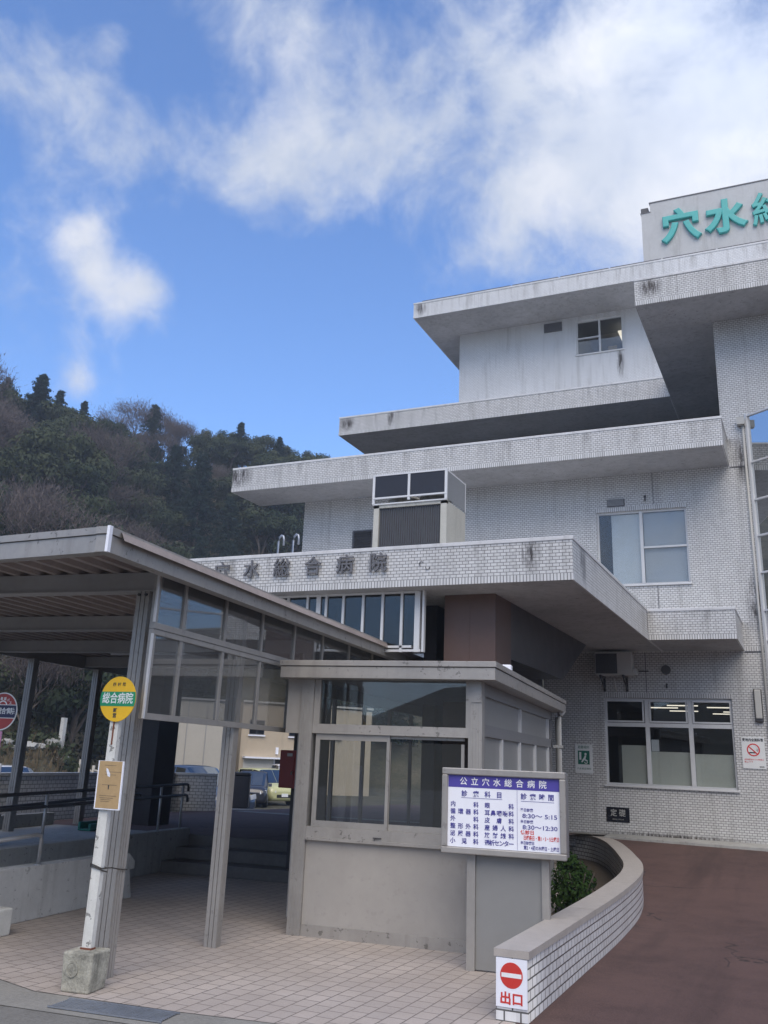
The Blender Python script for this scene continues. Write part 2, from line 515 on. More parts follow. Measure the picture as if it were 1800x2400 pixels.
class MB:
    def __init__(s, T=Wd):
        s.v, s.f, s.uv, s.sm = [], [], [], []
        s.T = T

    def face(s, pts, uv=None, raw=False, smooth=False):
        P = [Vector(p) if raw else s.T(*p) for p in pts]
        i = len(s.v)
        s.v += P
        s.f.append(list(range(i, i + len(P))))
        s.sm.append(smooth)
        if uv is None:
            n = Vector((0, 0, 0))
            for k in range(1, len(P) - 1):
                n += (P[k] - P[0]).cross(P[k + 1] - P[0])
            n = n.normalized() if n.length > 1e-12 else Vector((0, 0, 1))
            if abs(n.z) > .8:
                uv = [(p.x, p.y) for p in P]
            else:
                t = Vector((-n.y, n.x, 0)).normalized()
                uv = [(p.dot(t), p.z) for p in P]
        s.uv.append(uv)

    def box(s, x0, x1, y0, y1, z0, z1):
        x0, x1 = min(x0, x1), max(x0, x1)
        y0, y1 = min(y0, y1), max(y0, y1)
        z0, z1 = min(z0, z1), max(z0, z1)
        a = [(x0, y0, z0), (x1, y0, z0), (x1, y1, z0), (x0, y1, z0), (x0, y0, z1), (x1, y0, z1), (x1, y1, z1), (x0, y1, z1)]
        for q in ((3, 2, 1, 0), (4, 5, 6, 7), (0, 1, 5, 4), (1, 2, 6, 5), (2, 3, 7, 6), (3, 0, 4, 7)):
            s.face([a[k] for k in q])
        return s

    def hexa(s, a):
        for q in ((3, 2, 1, 0), (4, 5, 6, 7), (0, 1, 5, 4), (1, 2, 6, 5), (2, 3, 7, 6), (3, 0, 4, 7)):
            s.face([a[k] for k in q])
        return s

    def prism(s, poly, h0, h1):
        """poly in (a,b) of the transform, extruded along the third coordinate"""
        n = len(poly)
        s.face([(p[0], p[1], h1) for p in poly])
        s.face([(p[0], p[1], h0) for p in reversed(poly)])
        for i in range(n):
            p, q = poly[i], poly[(i + 1) % n]
            s.face([(p[0], p[1], h0), (q[0], q[1], h0), (q[0], q[1], h1), (p[0], p[1], h1)])
        return s

    def disc(s, a, b, r, h0, h1, n=36, ry=None):
        ry = ry or r
        return s.prism([(a + r * math.cos(2 * math.pi * i / n), b + ry * math.sin(2 * math.pi * i / n)) for i in range(n)], h0, h1)

    def ring(s, a, b, r0, r1, h0, h1, n=36, a0=0., a1=2 * math.pi):
        for i in range(n):
            t, u = a0 + (a1 - a0) * i / n, a0 + (a1 - a0) * (i + 1) / n
            q = [(a + r0 * math.cos(t), b + r0 * math.sin(t)), (a + r1 * math.cos(t), b + r1 * math.sin(t)),
                 (a + r1 * math.cos(u), b + r1 * math.sin(u)), (a + r0 * math.cos(u), b + r0 * math.sin(u))]
            s.prism(q, h0, h1)
        return s

    def tube(s, pts, r, n=8, cap=True, r1=None):
        P = [s.T(*p) for p in pts]
        rings = []
        for i, p in enumerate(P):
            d = (P[min(i + 1, len(P) - 1)] - P[max(i - 1, 0)]).normalized()
            up = Vector((0, 0, 1)) if abs(d.z) < .95 else Vector((1, 0, 0))
            a = d.cross(up).normalized()
            b = d.cross(a).normalized()
            rr = r if r1 is None else r + (r1 - r) * i / (len(P) - 1)
            rings.append([p + (a * math.cos(2 * math.pi * k / n) + b * math.sin(2 * math.pi * k / n)) * rr for k in range(n)])
        for i in range(len(rings) - 1):
            for k in range(n):
                s.face([rings[i][k], rings[i + 1][k], rings[i + 1][(k + 1) % n], rings[i][(k + 1) % n]], raw=True, smooth=n > 5)
        if cap:
            s.face(list(rings[0]), raw=True)
            s.face(list(reversed(rings[-1])), raw=True)
        return s

    def text(s, body, pl, a, b, size, h=0.0, ext=.002, off=0.0, align='CENTER', width=None, res=3, bevel=0.0):
        cu = bpy.data.curves.new('t', 'FONT')
        cu.body = body
        cu.size = size
        cu.offset = off * size
        cu.extrude = ext
        cu.bevel_depth = bevel
        cu.align_x = align
        cu.align_y = 'CENTER'
        cu.resolution_u = res
        ob = bpy.data.objects.new('t', cu)
        col.objects.link(ob)
        me = bpy.data.meshes.new_from_object(ob.evaluated_get(bpy.context.evaluated_depsgraph_get()))
        xs = [v.co.x for v in me.vertices] or [0, 1]
        k = 1.0 if width is None else width / max(1e-6, max(xs) - min(xs))
        pts = [pl(a + v.co.x * k, b + v.co.y, h + ext + v.co.z) for v in me.vertices]
        base = len(s.v)
        s.v += pts
        for p in me.polygons:
            s.f.append([base + i for i in p.vertices])
            s.sm.append(False)
            s.uv.append([(0, 0)] * len(p.vertices))
        bpy.data.objects.remove(ob)
        bpy.data.meshes.remove(me)
        bpy.data.curves.remove(cu)
        return s

    def spread(s, chars, pl, x0, x1, b, size, **k):
        """characters set out evenly from x0 to x1 (left edge of first, right edge of last); None leaves a gap"""
        n = len(chars)
        for i, ch in enumerate(chars):
            if ch is None or ch == ' ':
                continue
            c = x0 + size * .5 + (x1 - x0 - size) * (i / (n - 1) if n > 1 else 0)
            s.text(ch, pl, c, b, size, **k)
        return s

    def build_parts(s, name, mat, parent=None, bevel=0.0, tol=.003):
        """one object per separate piece (pieces whose bounding boxes do not touch)"""
        n = len(s.f)
        bb = []
        for f in s.f:
            P = [s.v[i] for i in f]
            bb.append([min(p[k] for p in P) - tol for k in range(3)] + [max(p[k] for p in P) + tol for k in range(3)])
        grp = [[k] for k in range(n)]
        merged = True
        while merged:
            merged = False
            out = []
            for g_, b_ in zip(grp, bb):
                hit = None
                for o in out:
                    q = o[1]
                    if all(b_[k] <= q[k + 3] and q[k] <= b_[k + 3] for k in range(3)):
                        hit = o
                        break
                if hit:
                    hit[0] += g_
                    for k in range(3):
                        hit[1][k] = min(hit[1][k], b_[k])
                        hit[1][k + 3] = max(hit[1][k + 3], b_[k + 3])
                    merged = True
                else:
                    out.append([list(g_), list(b_)])
            grp, bb = [o[0] for o in out], [o[1] for o in out]
        res = []
        for g_ in grp:
            q = MB(s.T)
            for k in g_:
                i0 = len(q.v)
                q.v += [s.v[i] for i in s.f[k]]
                q.f.append(list(range(i0, i0 + len(s.f[k]))))
                q.uv.append(s.uv[k])
                q.sm.append(s.sm[k])
            res.append(q.build(name, mat, parent, bevel=bevel))
        return res

    def build(s, name, mat, parent=None, at=None, bevel=0.0):
        me = bpy.data.meshes.new(name)
        org = Vector(at) if at is not None else Vector((0, 0, 0))
        pw = Vector((0, 0, 0))
        q = parent
        while q is not None:
            pw = pw + q.location
            q = q.parent
        me.from_pydata([tuple(p - org - pw) for p in s.v], [], s.f)
        ul = me.uv_layers.new(name='UVMap')
        flat = [c for f in s.uv for q2 in f for c in q2]
        ul.data.foreach_set('uv', flat)
        me.polygons.foreach_set('use_smooth', s.sm)
        me.materials.append(MATS[mat])
        me.update()
        if bevel or any(s.sm):
            bm = bmesh.new()
            bm.from_mesh(me)
            bmesh.ops.remove_doubles(bm, verts=bm.verts, dist=1e-5)
            if bevel:
                ed = [e for e in bm.edges if len(e.link_faces) == 2 and e.calc_face_angle(0) > .5]
                bmesh.ops.bevel(bm, geom=ed, offset=bevel, segments=2, affect='EDGES', profile=.5, clamp_overlap=True)
            bm.to_mesh(me)
            bm.free()
        o = bpy.data.objects.new(name, me)
        col.objects.link(o)
        o.location = org
        o.parent = parent
        return o


def thing(name, label, cat, loc=(0, 0, 0), group=None):
    o = bpy.data.objects.new(name, None)
    o.empty_display_size = .2
    o.location = loc
    col.objects.link(o)
    return tag(o, label, cat, group)


def tag(o, label, cat, group=None, kind=None):
    o['label'] = label
    o['category'] = cat
    if group:
        o['group'] = group
    if kind:
        o['kind'] = kind
    return o


def struct(o):
    o['kind'] = 'structure'
    return o


def dup(root, loc=None, label=None):
    r = root.copy()
    col.objects.link(r)
    if loc is not None:
        r.location = loc
    if label:
        r['label'] = label
    for ch in list(root.children):
        c = ch.copy()
        col.objects.link(c)
        c.parent = r
        for g_ in ch.children:
            d = g_.copy()
            col.objects.link(d)
            d.parent = c
    return r
#PART2

# ------------------------------------------------------------------ ground
def smooth(t):
    t = max(0., min(1., t))
    return t * t * (3 - 2 * t)


def interp(tab, x):
    if x <= tab[0][0]:
        return tab[0][1]
    for (a, p), (b, q) in zip(tab, tab[1:]):
        if x <= b:
            return p + (q - p) * (x - a) / (b - a)
    return tab[-1][1]


RIDGE = [(-95, 33), (-70, 32), (-49.7, 31.3), (-46, 31.6), (-42, 30.9), (-39, 31.0), (-35, 31.0), (-31.8, 31.0), (-30, 30.3),
         (-28.5, 28.6), (-24, 24), (-10, 16), (20, 10), (60, 6)]


def terrain(x, y):
    """ground height behind the hospital forecourt: car park falls away, then the wooded hill"""
    r = math.hypot(x, y)
    az = math.degrees(math.atan2(x, y))
    z = 0.40 - 1.1 * smooth((r - 21) / 17)
    bank = smooth((-41.5 - az) / 2.0)                 # embankment only left of the tan building
    z += bank * 2.35 * smooth((r - 40) / 6.5)
    zr = interp(RIDGE, az)
    r0 = 47 + (1 - bank) * 17
    s = max(0., (r - r0) / (92 - r0))
    if s <= 1:
        z += (zr - z) * (s ** .92)
    else:
        z = zr - (s - 1) * 12
    z += .9 * math.sin(x * .21 + 1.3) * math.sin(y * .17) * min(1, s * 3)
    return z


mb = MB()
mb.box(-400, 400, -400, 400, -3.2, -3.0)
struct(mb.build('ground', 'ground_far'))

# brick paving under the canopy, bounded at the front by the apron line
mb = MB()
pts = [(-12, 6.85), (-6.6, 5.85), (-5.0, 5.43), (-3.87, 5.545), (-3.1, 5.68), (-1.6, 5.95), (-1.7, 12.5), (-3.2, 15), (-4.5, 18.6), (-6, 18.6), (-9.4, 14.2), (-12, 14)]
mb.face([(p[0], p[1], 0.0) for p in pts])
struct(mb.build('paving', 'paver'))
mb = MB()
mb.face([(-60, -30, -.004), (60, -30, -.004), (60, 12, -.004), (-1.5, 12, -.004), (-14, 12, -.004), (-60, 12, -.004)])
struct(mb.build('road', 'asphalt'))
# concrete apron between paving and road, with the kerb joint as a real gap
mb = MB()
k0 = [(-12.0, 6.30), (-6.6, 5.38), (-4.92, 5.05), (-4.10, 5.14), (-3.0, 5.27), (-1.6, 5.50)]
k1 = [(-12.0, 6.85), (-6.6, 5.85), (-5.01, 5.43), (-3.87, 5.545), (-3.1, 5.68), (-1.6, 5.95)]
for i in range(len(k0) - 1):
    a, b, c, d = k0[i], k0[i + 1], k1[i + 1], k1[i]
    mb.face([(a[0], a[1], .0), (b[0], b[1], .0), (c[0], c[1] - .012, .0), (d[0], d[1] - .012, .0)])
struct(mb.build('apron', 'apron'))

# curved edge of the driveway (outer face of the low wall): (x, y)
CURVE = [(-1.83, 6.0), (-1.85, 6.51), (-1.87, 8.06), (-1.90, 10.0), (-2.00, 11.79), (-2.19, 13.1), (-2.48, 14.3), (-2.80, 15.5), (-3.20, 16.8), (-3.65, 17.75), (-4.32, 18.4)]


def spline(pts, n):
    out = []
    for i in range(len(pts) - 1):
        p0, p1, p2, p3 = pts[max(i - 1, 0)], pts[i], pts[i + 1], pts[min(i + 2, len(pts) - 1)]
        for k in range(n):
            t = k / n
            out.append(tuple(.5 * ((2 * p1[j]) + (-p0[j] + p2[j]) * t + (2 * p0[j] - 5 * p1[j] + 4 * p2[j] - p3[j]) * t * t + (-p0[j] + 3 * p1[j] - 3 * p2[j] + p3[j]) * t ** 3) for j in range(len(p1))))
    out.append(tuple(pts[-1]))
    return out


def drive_z(y):
    return .004 + .43 * smooth((y - 11.0) / 7.5)


cv = spline(CURVE, 6)
mb = MB()
rows = [(cv[0][0], 0.5)] + cv
for (xa, ya), (xb, yb) in zip(rows, rows[1:]):
    xs = [0, .04, .15, .4, 1]
    for s0, s1 in zip(xs, xs[1:]):
        fa = [xa - .08 + (9 - xa) * s0, xa - .08 + (9 - xa) * s1]
        fb = [xb - .08 + (9 - xb) * s0, xb - .08 + (9 - xb) * s1]
        mb.face([(fa[0], ya, drive_z(ya)), (fa[1], ya, drive_z(ya)), (fb[1], yb, drive_z(yb)), (fb[0], yb, drive_z(yb))])
struct(mb.build('driveway', 'red_asphalt'))
# concrete strip with a small step along the foot of the hospital wall
mb = MB()
mb.hexa([(-3.55, 17.45, .30), (9, 16.45, .30), (9, 17.999, .30), (-3.55, 17.999, .30), (-3.55, 17.45, .452), (9, 16.45, .452), (9, 17.999, .465), (-3.55, 17.999, .465)])
struct(mb.build('pavement', 'concrete', bevel=.01))

# inner court behind the steps
mb = MB()
mb.face([L(-7.02, 12.72, .447), L(-3.0, 12.72, .447), Wd(-3.6, 24, .447), Wd(-10.3, 24, .447), Wd(-11.15, 17.3, .447), Wd(-11.6, 16.0, .447), Wd(-11.3, 12.2, .447), L(-9.4, 12.72, .447)], raw=True)
struct(mb.build('court', 'court_red'))
mb = MB()
mb.face([Wd(-3.6, 24.0, .36), Wd(-10.6, 24.5, .36), Wd(-11.3, 17.2, .43), Wd(-11.0, 16.95, .452), Wd(-9.6, 17.0, .452), Wd(-3.6, 17.6, .452)], raw=True)
struct(mb.build('concrete_strip', 'apron'))
# entrance steps (three risers)
mb = MB(L)
mb.box(-7.02, -2.4, 12.00, 12.75, 0, .15)
mb.box(-7.02, -2.4, 12.36, 12.75, .15, .30)
mb.box(-7.02, -2.4, 12.70, 12.95, .30, .445)
struct(mb.build('steps', 'step_stone', bevel=.008))

# car park and wooded hill as one terrain skin
mb = MB()
azs = [-100 + 2.0 * i for i in range(81)]
rs = [14, 18, 21, 23, 25, 28, 31, 34, 37, 39, 40.5, 42, 43.5, 45, 47, 50, 54, 58, 62, 66, 70, 75, 80, 85, 90, 94, 100, 115, 135, 160]
gridp = []
for r_ in rs:
    gridp.append([(r_ * math.sin(R(a)), r_ * math.cos(R(a))) for a in azs])
lot, hill = MB(), MB()
for i in range(len(rs) - 1):
    for j in range(len(azs) - 1):
        q = [gridp[i][j], gridp[i][j + 1], gridp[i + 1][j + 1], gridp[i + 1][j]]
        P = [(x, y, terrain(x, y)) for x, y in q]
        if rs[i] < 21 and azs[j] > -66:
            continue
        (lot if rs[i] < 39.5 else hill).face(list(reversed(P)), smooth=True)
struct(lot.build('parking_lot', 'ground_far'))
struct(hill.build('hill', 'hill_soil'))
far = MB()  # unseen hill ring behind the camera, added to darken the window reflections
fr_ = [(38, 0.0), (46, 3.2), (60, 7), (80, 14), (110, 20), (150, 18)]
fa_ = [40 + 5 * k for k in range(44)]
for (ra, za), (rb, zb) in zip(fr_, fr_[1:]):
    for a, c in zip(fa_, fa_[1:]):
        Q = []
        for rr0, zz, aa in ((ra, za, a), (ra, za, c), (rb, zb, c), (rb, zb, a)):
            Q.append((rr0 * math.sin(R(aa)), rr0 * math.cos(R(aa)), -.2 + zz * (.45 if aa > 230 else 1.0) * (.75 + .3 * math.sin(aa * .09) + .15 * math.sin(aa * .31))))
        far.face(list(reversed(Q)), smooth=True)
struct(far.build('hill', 'hill_soil'))
mb = MB()
mb.face([(-60, -60, -.03), (80, -60, -.03), (80, -29, -.03), (-60, -29, -.03)])
struct(mb.build('road', 'asphalt'))

# ------------------------------------------------------------------ hospital
hospital = thing('hospital_building', 'stepped hospital block clad in small white tiles with wide overhanging eaves', 'building', (-6, 18, .45))


def slab(x0, x1, y0, y1, z0, z1, mat='white_tile', sold='white_tile_upright', front=True, left=True, right=True, sh=.085, cop=.05, name='eaves_slab'):
    """projecting eaves slab: tiled fascia, upright course along its lower edge, metal coping, plain soffit"""
    b = MB()
    b.box(x0, x1, y0, y1, z0 + .004, z1)
    s = b.build(name, mat, hospital)
    sd_ = MB()
    d = .004
    if front:
        sd_.box(x0 - d, x1 + d, y0 - d, y0 + .02, z0, z0 + sh)
    if left:
        sd_.box(x0 - d, x0 + .02, y0 + .021, y1, z0, z0 + sh)
    if right:
        sd_.box(x1 - .02, x1 + d, y0 + .021, y1, z0, z0 + sh)
    sd_.build('edge_course', sold, s)
    c = MB()
    c.box(x0 - .012, x1 + .012, y0 - .012, y1, z1, z1 + cop)
    c.build('coping', 'coping_metal', s, bevel=.006)
    f = MB()
    f.box(x0 + .021, x1 - .021, y0 + .021, y1, z0 + .001, z0 + .0035)
    f.build('soffit', 'soffit', s)
    return s


# entrance canopy slab and the two boxes that carry the eaves on to the right
slab(-11.65, -2.45, 10.74, 17.999, 3.73, 4.225)
slab(-2.445, -1.01, 16.34, 17.999, 3.73, 4.215, left=False)
slab(-11.65, -1.01, 16.73, 17.999, 7.28, 7.80)
slab(-11.65, -2.45, 21.78, 25, 10.39, 10.90)
slab(-2.444, 9, 16.77, 17.999, 10.39, 10.93, right=False)
slab(-2.444, 9, 18.001, 25, 10.395, 10.93, front=False, right=False, name='upper_slab')
slab(-9.52, 9, 22.0, 26, 13.87, 14.31, mat='pale_tile', sold='pale_tile', sh=.07)
# roof edge rail: dark lengths with gaps between
rail = MB()
x = -9.3
while x < 9:
    rail.box(x, x + 1.32, 22.10, 22.14, 14.40, 14.45)
    x += 1.37
rail.build_parts('roof_rail', 'alu_dark', hospital)


def wall_with_holes(b, y, x0, x1, z0, z1, holes, depth=.16):
    """front face on plane y with rectangular holes and their reveals"""
    xs = sorted({x0, x1, *[h[0] for h in holes], *[h[1] for h in holes]})
    zs = sorted({z0, z1, *[h[2] for h in holes], *[h[3] for h in holes]})
    for xa, xb in zip(xs, xs[1:]):
        for za, zb in zip(zs, zs[1:]):
            cx, cz = (xa + xb) / 2, (za + zb) / 2
            if any(h[0] < cx < h[1] and h[2] < cz < h[3] for h in holes):
                continue
            b.face([(xa, y, za), (xb, y, za), (xb, y, zb), (xa, y, zb)])
    for a0, a1, c0, c1 in holes:
        b.face([(a0, y, c0), (a0, y + depth, c0), (a0, y + depth, c1), (a0, y, c1)])
        b.face([(a1, y + depth, c0), (a1, y, c0), (a1, y, c1), (a1, y + depth, c1)])
        b.face([(a0, y, c1), (a0, y + depth, c1), (a1, y + depth, c1), (a1, y, c1)])
        b.face([(a0, y + depth, c0), (a0, y, c0), (a1, y, c0), (a1, y + depth, c0)])


H1 = (-3.58, -1.29, 1.31, 2.87)
H2 = (-3.60, -1.86, 5.02, 6.51)
b = MB()
wall_with_holes(b, 18.0, -4.75, 9, .2, 3.729, [H1])
wall_with_holes(b, 18.0, -10.42, 9, 3.735, 7.28, [H2])
wall_with_holes(b, 18.0, -1.10, 9, 7.281, 10.388, [])
b.face([(-10.42, 30, 3.735), (-10.42, 18, 3.735), (-10.42, 18, 7.28), (-10.42, 30, 7.28)])
b.face([(-1.10, 30, 7.28), (-1.10, 18, 7.28), (-1.10, 18, 10.388), (-1.10, 30, 10.388)])
b.face([(-4.75, 30, .2), (-4.75, 18, .2), (-4.75, 18, 3.73), (-4.75, 30, 3.73)])
b.build('wall', 'white_tile', hospital)
# floor-joint lines and upright lintel courses on the main wall
b = MB()
b.box(-1.0, -.64, 17.992, 18.0, 3.72, 3.80)
b.box(-1.0, -.64, 17.992, 18.0, 7.25, 7.33)
b.box(H1[0] - .02, H1[1] + .02, 17.994, 18.0, H1[3] + .005, H1[3] + .09)
b.box(H2[0] - .02, H2[1] + .02, 17.994, 18.0, H2[3] + .005, H2[3] + .09)
b.build_parts('lintel_course', 'white_tile_upright', hospital)
b = MB()
for z in (3.70, 7.235):
    b.box(-1.0, -.64, 17.985, 17.999, z, z + .012)
b.box(-2.475, -2.463, 17.993, 17.999, 4.28, 5.0)
b.box(-2.475, -2.463, 17.993, 17.999, 6.62, 7.27)
b.box(-2.78, -2.768, 17.993, 17.999, 2.96, 3.72)
b.build_parts('expansion_joint', 'alu_dark', hospital)
# recessed storey (dark) and painted top storey
b = MB()
b.box(-10.4, -1.11, 23.5, 24.2, 7.2, 10.389)
b.build('recess_wall', 'white_plaster', hospital)
H4 = (-5.10, -3.80, 12.66, 13.72)
b = MB()
wall_with_holes(b, 23.5, -8.62, 3, 10.9, 13.869, [H4], .15)
b.face([(-8.62, 30, 10.9), (-8.62, 23.5, 10.9), (-8.62, 23.5, 13.87), (-8.62, 30, 13.87)])
b.build('top_wall', 'pale_tile', hospital)
b = MB()
b.box(-6.02, -5.50, 23.46, 23.5, 13.50, 13.77)
b.build('vent', 'alu_dark', hospital)
b = MB()
b.box(-5.76, -5.745, 23.485, 23.499, 10.9, 13.5)
b.box(-8.6, 2.9, 23.487, 23.499, 11.32, 11.335)
b.build_parts('expansion_joint', 'alu', hospital)


def window(name, hole, y, mull, trans, frame='alu', gl='glass_window', fw_=.035, back=None, sub=None, D=2.6):
    """aluminium window set in a wall hole; back = list of (x0,x1,z0,z1,depth,material) things seen behind the glass"""
    x0, x1, z0, z1 = hole
    fr = MB()
    yf = y + .05
    fr.box(x0, x1, yf, yf + .07, z0, z0 + fw_)
    fr.box(x0, x1, yf, yf + .07, z1 - fw_, z1)
    fr.box(x0, x0 + fw_, yf, yf + .07, z0 + fw_, z1 - fw_)
    fr.box(x1 - fw_, x1, yf, yf + .07, z0 + fw_, z1 - fw_)
    for mx_, w in mull:
        fr.box(mx_ - w / 2, mx_ + w / 2, yf - .004, yf + .066, z0 + fw_, z1 - fw_)
    for xa, xb, tz, h in trans:
        fr.box(xa, xb, yf - .008, yf + .06, tz - h / 2, tz + h / 2)
    w_ = fr.build('window', frame, hospital)
    p = MB()
    p.box(x0 + fw_, x1 - fw_, yf + .028, yf + .034, z0 + fw_, z1 - fw_)
    p.build('pane', gl, w_)
    s_ = MB()
    s_.box(x0 - .03, x1 + .03, y - .045, yf, z0 - .035, z0)
    s_.build('sill', frame, w_, bevel=.005)
    rm = MB()
    rm.face([(x0, y + D, z0 - .3), (x1, y + D, z0 - .3), (x1, y + D, z1 + .3), (x0, y + D, z1 + .3)])
    rm.face([(x0, y + .16, z1), (x0, y + D, z1 + .3), (x1, y + D, z1 + .3), (x1, y + .16, z1)])
    rm.face([(x0, y + .16, z0), (x1, y + .16, z0), (x1, y + D, z0 - .3), (x0, y + D, z0 - .3)])
    rm.face([(x0, y + .16, z0), (x0, y + D, z0 - .3), (x0, y + D, z1 + .3), (x0, y + .16, z1)])
    rm.face([(x1, y + .16, z0), (x1, y + .16, z1), (x1, y + D, z1 + .3), (x1, y + D, z0 - .3)])
    rm.build('room', sub or 'interior_grey', w_)
    for nm, xa, xb, za, zb, dd, mt in back or []:
        q = MB()
        q.box(xa, xb, y + dd, y + dd + .012, za, zb)
        q.build(nm, mt, w_)
    return w_


w1 = window('window', H1, 18, [(-2.80, .075), (-2.03, .075)], [(H1[0], H1[1], 2.385, .07)], sub='dark_interior', D=6.0,
            back=[('screen', -3.30, -2.845, 1.31, 2.02, .125, 'screen_beige'), ('screen', -2.765, -2.07, 1.31, 1.92, .125, 'screen_beige'),
                  ('screen', -1.99, -1.30, 1.31, 1.90, .125, 'screen_beige'), ('screen', -2.755, -2.62, 1.925, 2.13, .125, 'paper_white')])
vf = MB()
for xa, xb in ((-3.56, -2.85), (-2.755, -2.075), (-1.985, -1.31)):
    for q in ((xa, xb, 2.43, 2.46), (xa, xb, 2.805, 2.835)):
        vf.box(q[0], q[1], 18.035, 18.06, q[2], q[3])
    vf.box(xa, xa + .03, 18.035, 18.06, 2.46, 2.805)
    vf.box(xb - .03, xb, 18.035, 18.06, 2.46, 2.805)
vf.build('vent_sash', 'alu', w1)
tl = MB()
for xx, yy in ((-3.25, 21.2), (-2.75, 20.4), (-2.95, 22.3), (-2.0, 20.9), (-1.80, 22.4), (-2.1, 23.2)):
    tl.box(xx, xx + .62, yy, yy + .05, 2.885, 2.905)
tl.build_parts('ceiling_light', 'tube_light', w1)
window('window', H2, 18, [(-2.735, .06)], [(-2.70, H2[1], 5.76, .035)], sub='dark_interior',
       back=[('curtain', -3.33, -2.77, 5.06, 6.47, .13, 'curtain'), ('blind', -2.70, -1.90, 5.06, 6.47, .13, 'blind_grey')])
w4 = window('window', H4, 23.5, [(-4.45, .05)], [(H4[0], -4.47, 13.18, .035)], sub='interior_grey', gl='glass_window',
            back=[('cardboard_box', -4.27, -4.02, 12.7, 12.94, .3, 'cardboard')])
tl = MB()
tl.box(-4.05, -3.85, 24.2, 25.4, 13.55, 13.58)
tl.build_parts('ceiling_light', 'tube_light', w4)
b = MB()
b.box(-3.38, -3.03, 17.985, 18.0, 6.615, 6.775)
v_ = b.build('vent', 'alu_dark', hospital)
b = MB()
for k in range(6):
    z = 6.635 + k * .024
    b.hexa([(-3.365, 17.965, z), (-3.045, 17.965, z), (-3.045, 17.984, z + .012), (-3.365, 17.984, z + .012), (-3.365, 17.965, z + .004), (-3.045, 17.965, z + .004), (-3.045, 17.984, z + .016), (-3.365, 17.984, z + .016)])
b.build('slat', 'alu', v_)
b = MB()
b.box(-9.12, -8.62, 17.985, 18.0, 5.9, 6.50)
v_ = b.build('vent', 'alu_dark', hospital)
b = MB()
for k in range(11):
    z = 5.92 + k * .052
    b.hexa([(-9.08, 17.95, z), (-8.64, 17.95, z), (-8.64, 17.984, z + .03), (-9.08, 17.984, z + .03), (-9.08, 17.95, z + .006), (-8.64, 17.95, z + .006), (-8.64, 17.984, z + .036), (-9.08, 17.984, z + .036)])
b.build('slat', 'steel_dark', v_)
# round vent cowl and conduit stubs on the lower wall
b = MB(Plane((0, 18, 0), (1, 0, 0), (0, 0, 1)))
b.disc(-2.40, 3.385, .085, .0, .07, 24)
b.build('vent', 'steel_dark', hospital, bevel=.01)
b = MB()
b.tube([(-2.40, 17.99, 3.12), (-2.40, 17.95, 3.12), (-2.40, 17.94, 3.09), (-2.40, 17.94, 3.05)], .018)
b.tube([(-2.62, 17.985, 6.78), (-2.62, 17.94, 6.78), (-2.62, 17.935, 6.68)], .02)
b.tube([(-3.0, 17.98, 3.36), (-2.72, 17.98, 3.36)], .012)
b.build_parts('conduit', 'steel_dark', hospital)
# glazed bay at the right edge of the tower, turned 45 degrees
bo, bd = Vector((-.62, 17.99, 0)), Vector((.80, -.60, 0))
gb = MB(Plane(bo, bd, (0, 0, 1)))
gb.box(0, 3, .3, 8.25, -.03, -.02)
bay = gb.build('glazed_bay', 'glass_bay', hospital)
fr = MB(Plane(bo, bd, (0, 0, 1)))
fr.box(-.03, .02, .3, 8.30, -.05, .03)
for z in (1.6, 2.75, 3.9, 4.45, 5.15, 5.85, 6.55, 7.3, 8.26):
    fr.box(.021, 3, z - .016, z + .016, -.019, .012)
for a in (1.0, 2.0):
    fr.box(a, a + .03, .3, 8.2, -.019, .01)
fr.build('frame', 'alu', bay)
b = MB()
b.tube([(-.70, 17.96, .45), (-.70, 17.96, 8.1)], .022)
b.box(-.80, -.66, 17.86, 17.999, 8.06, 8.2)
b.build('downpipe', 'lamp_cover', hospital)
# penthouse with the turquoise name
ph = MB()
ph.box(-2.98, 9, 22.4, 26, 14.0, 16.09)
ph.box(-2.74, 9, 22.4, 26, 16.09, 16.37)
pent = ph.build('penthouse', 'white_plaster', hospital)
b = MB()
b.box(-2.76, 9, 22.385, 26, 16.37, 16.40)
b.box(-3.0, -2.73, 22.385, 26, 16.09, 16.115)
b.build('coping', 'alu_dark', pent)
b = MB()
b.box(-3.0, -2.80, 22.5, 22.75, 16.116, 16.33)
b.build('roof_lamp', 'steel_dark', pent, bevel=.02)
P4 = Plane((0, 22.395, 0), (1, 0, 0), (0, 0, 1))
b = MB()
for ch, xx in zip('穴水総合病院', (-1.97, -.84, .29, 1.42, 2.55, 3.68)):
    b.text(ch, P4, xx, 15.43, 1.0, h=.0, ext=.035, off=.020 if ch in '穴水' else .004, bevel=.022 if ch in '穴水' else .012, res=5)
b.build_parts('letter', 'turquoise', pent)
P5 = Plane((0, 10.733, 0), (1, 0, 0), (0, 0, 1))
b = MB()
for i, ch in enumerate('公立穴水総合病院'):
    b.text(ch, P5, -8.46 + .4905 * i, 4.045, .27, h=.018, ext=.014, off=.008)
b.build_parts('letter', 'letter_metal', hospital)
# drip marks of old fixings on the entrance slab
b = MB(P5)
b.ring(-4.42, 4.02, .025, .032, 0, .006, 14, .5, 4.2)
b.ring(-4.33, 3.97, .025, .032, 0, .006, 14, 2.8, 6.4)
b.build_parts('conduit', 'steel_dark', hospital)

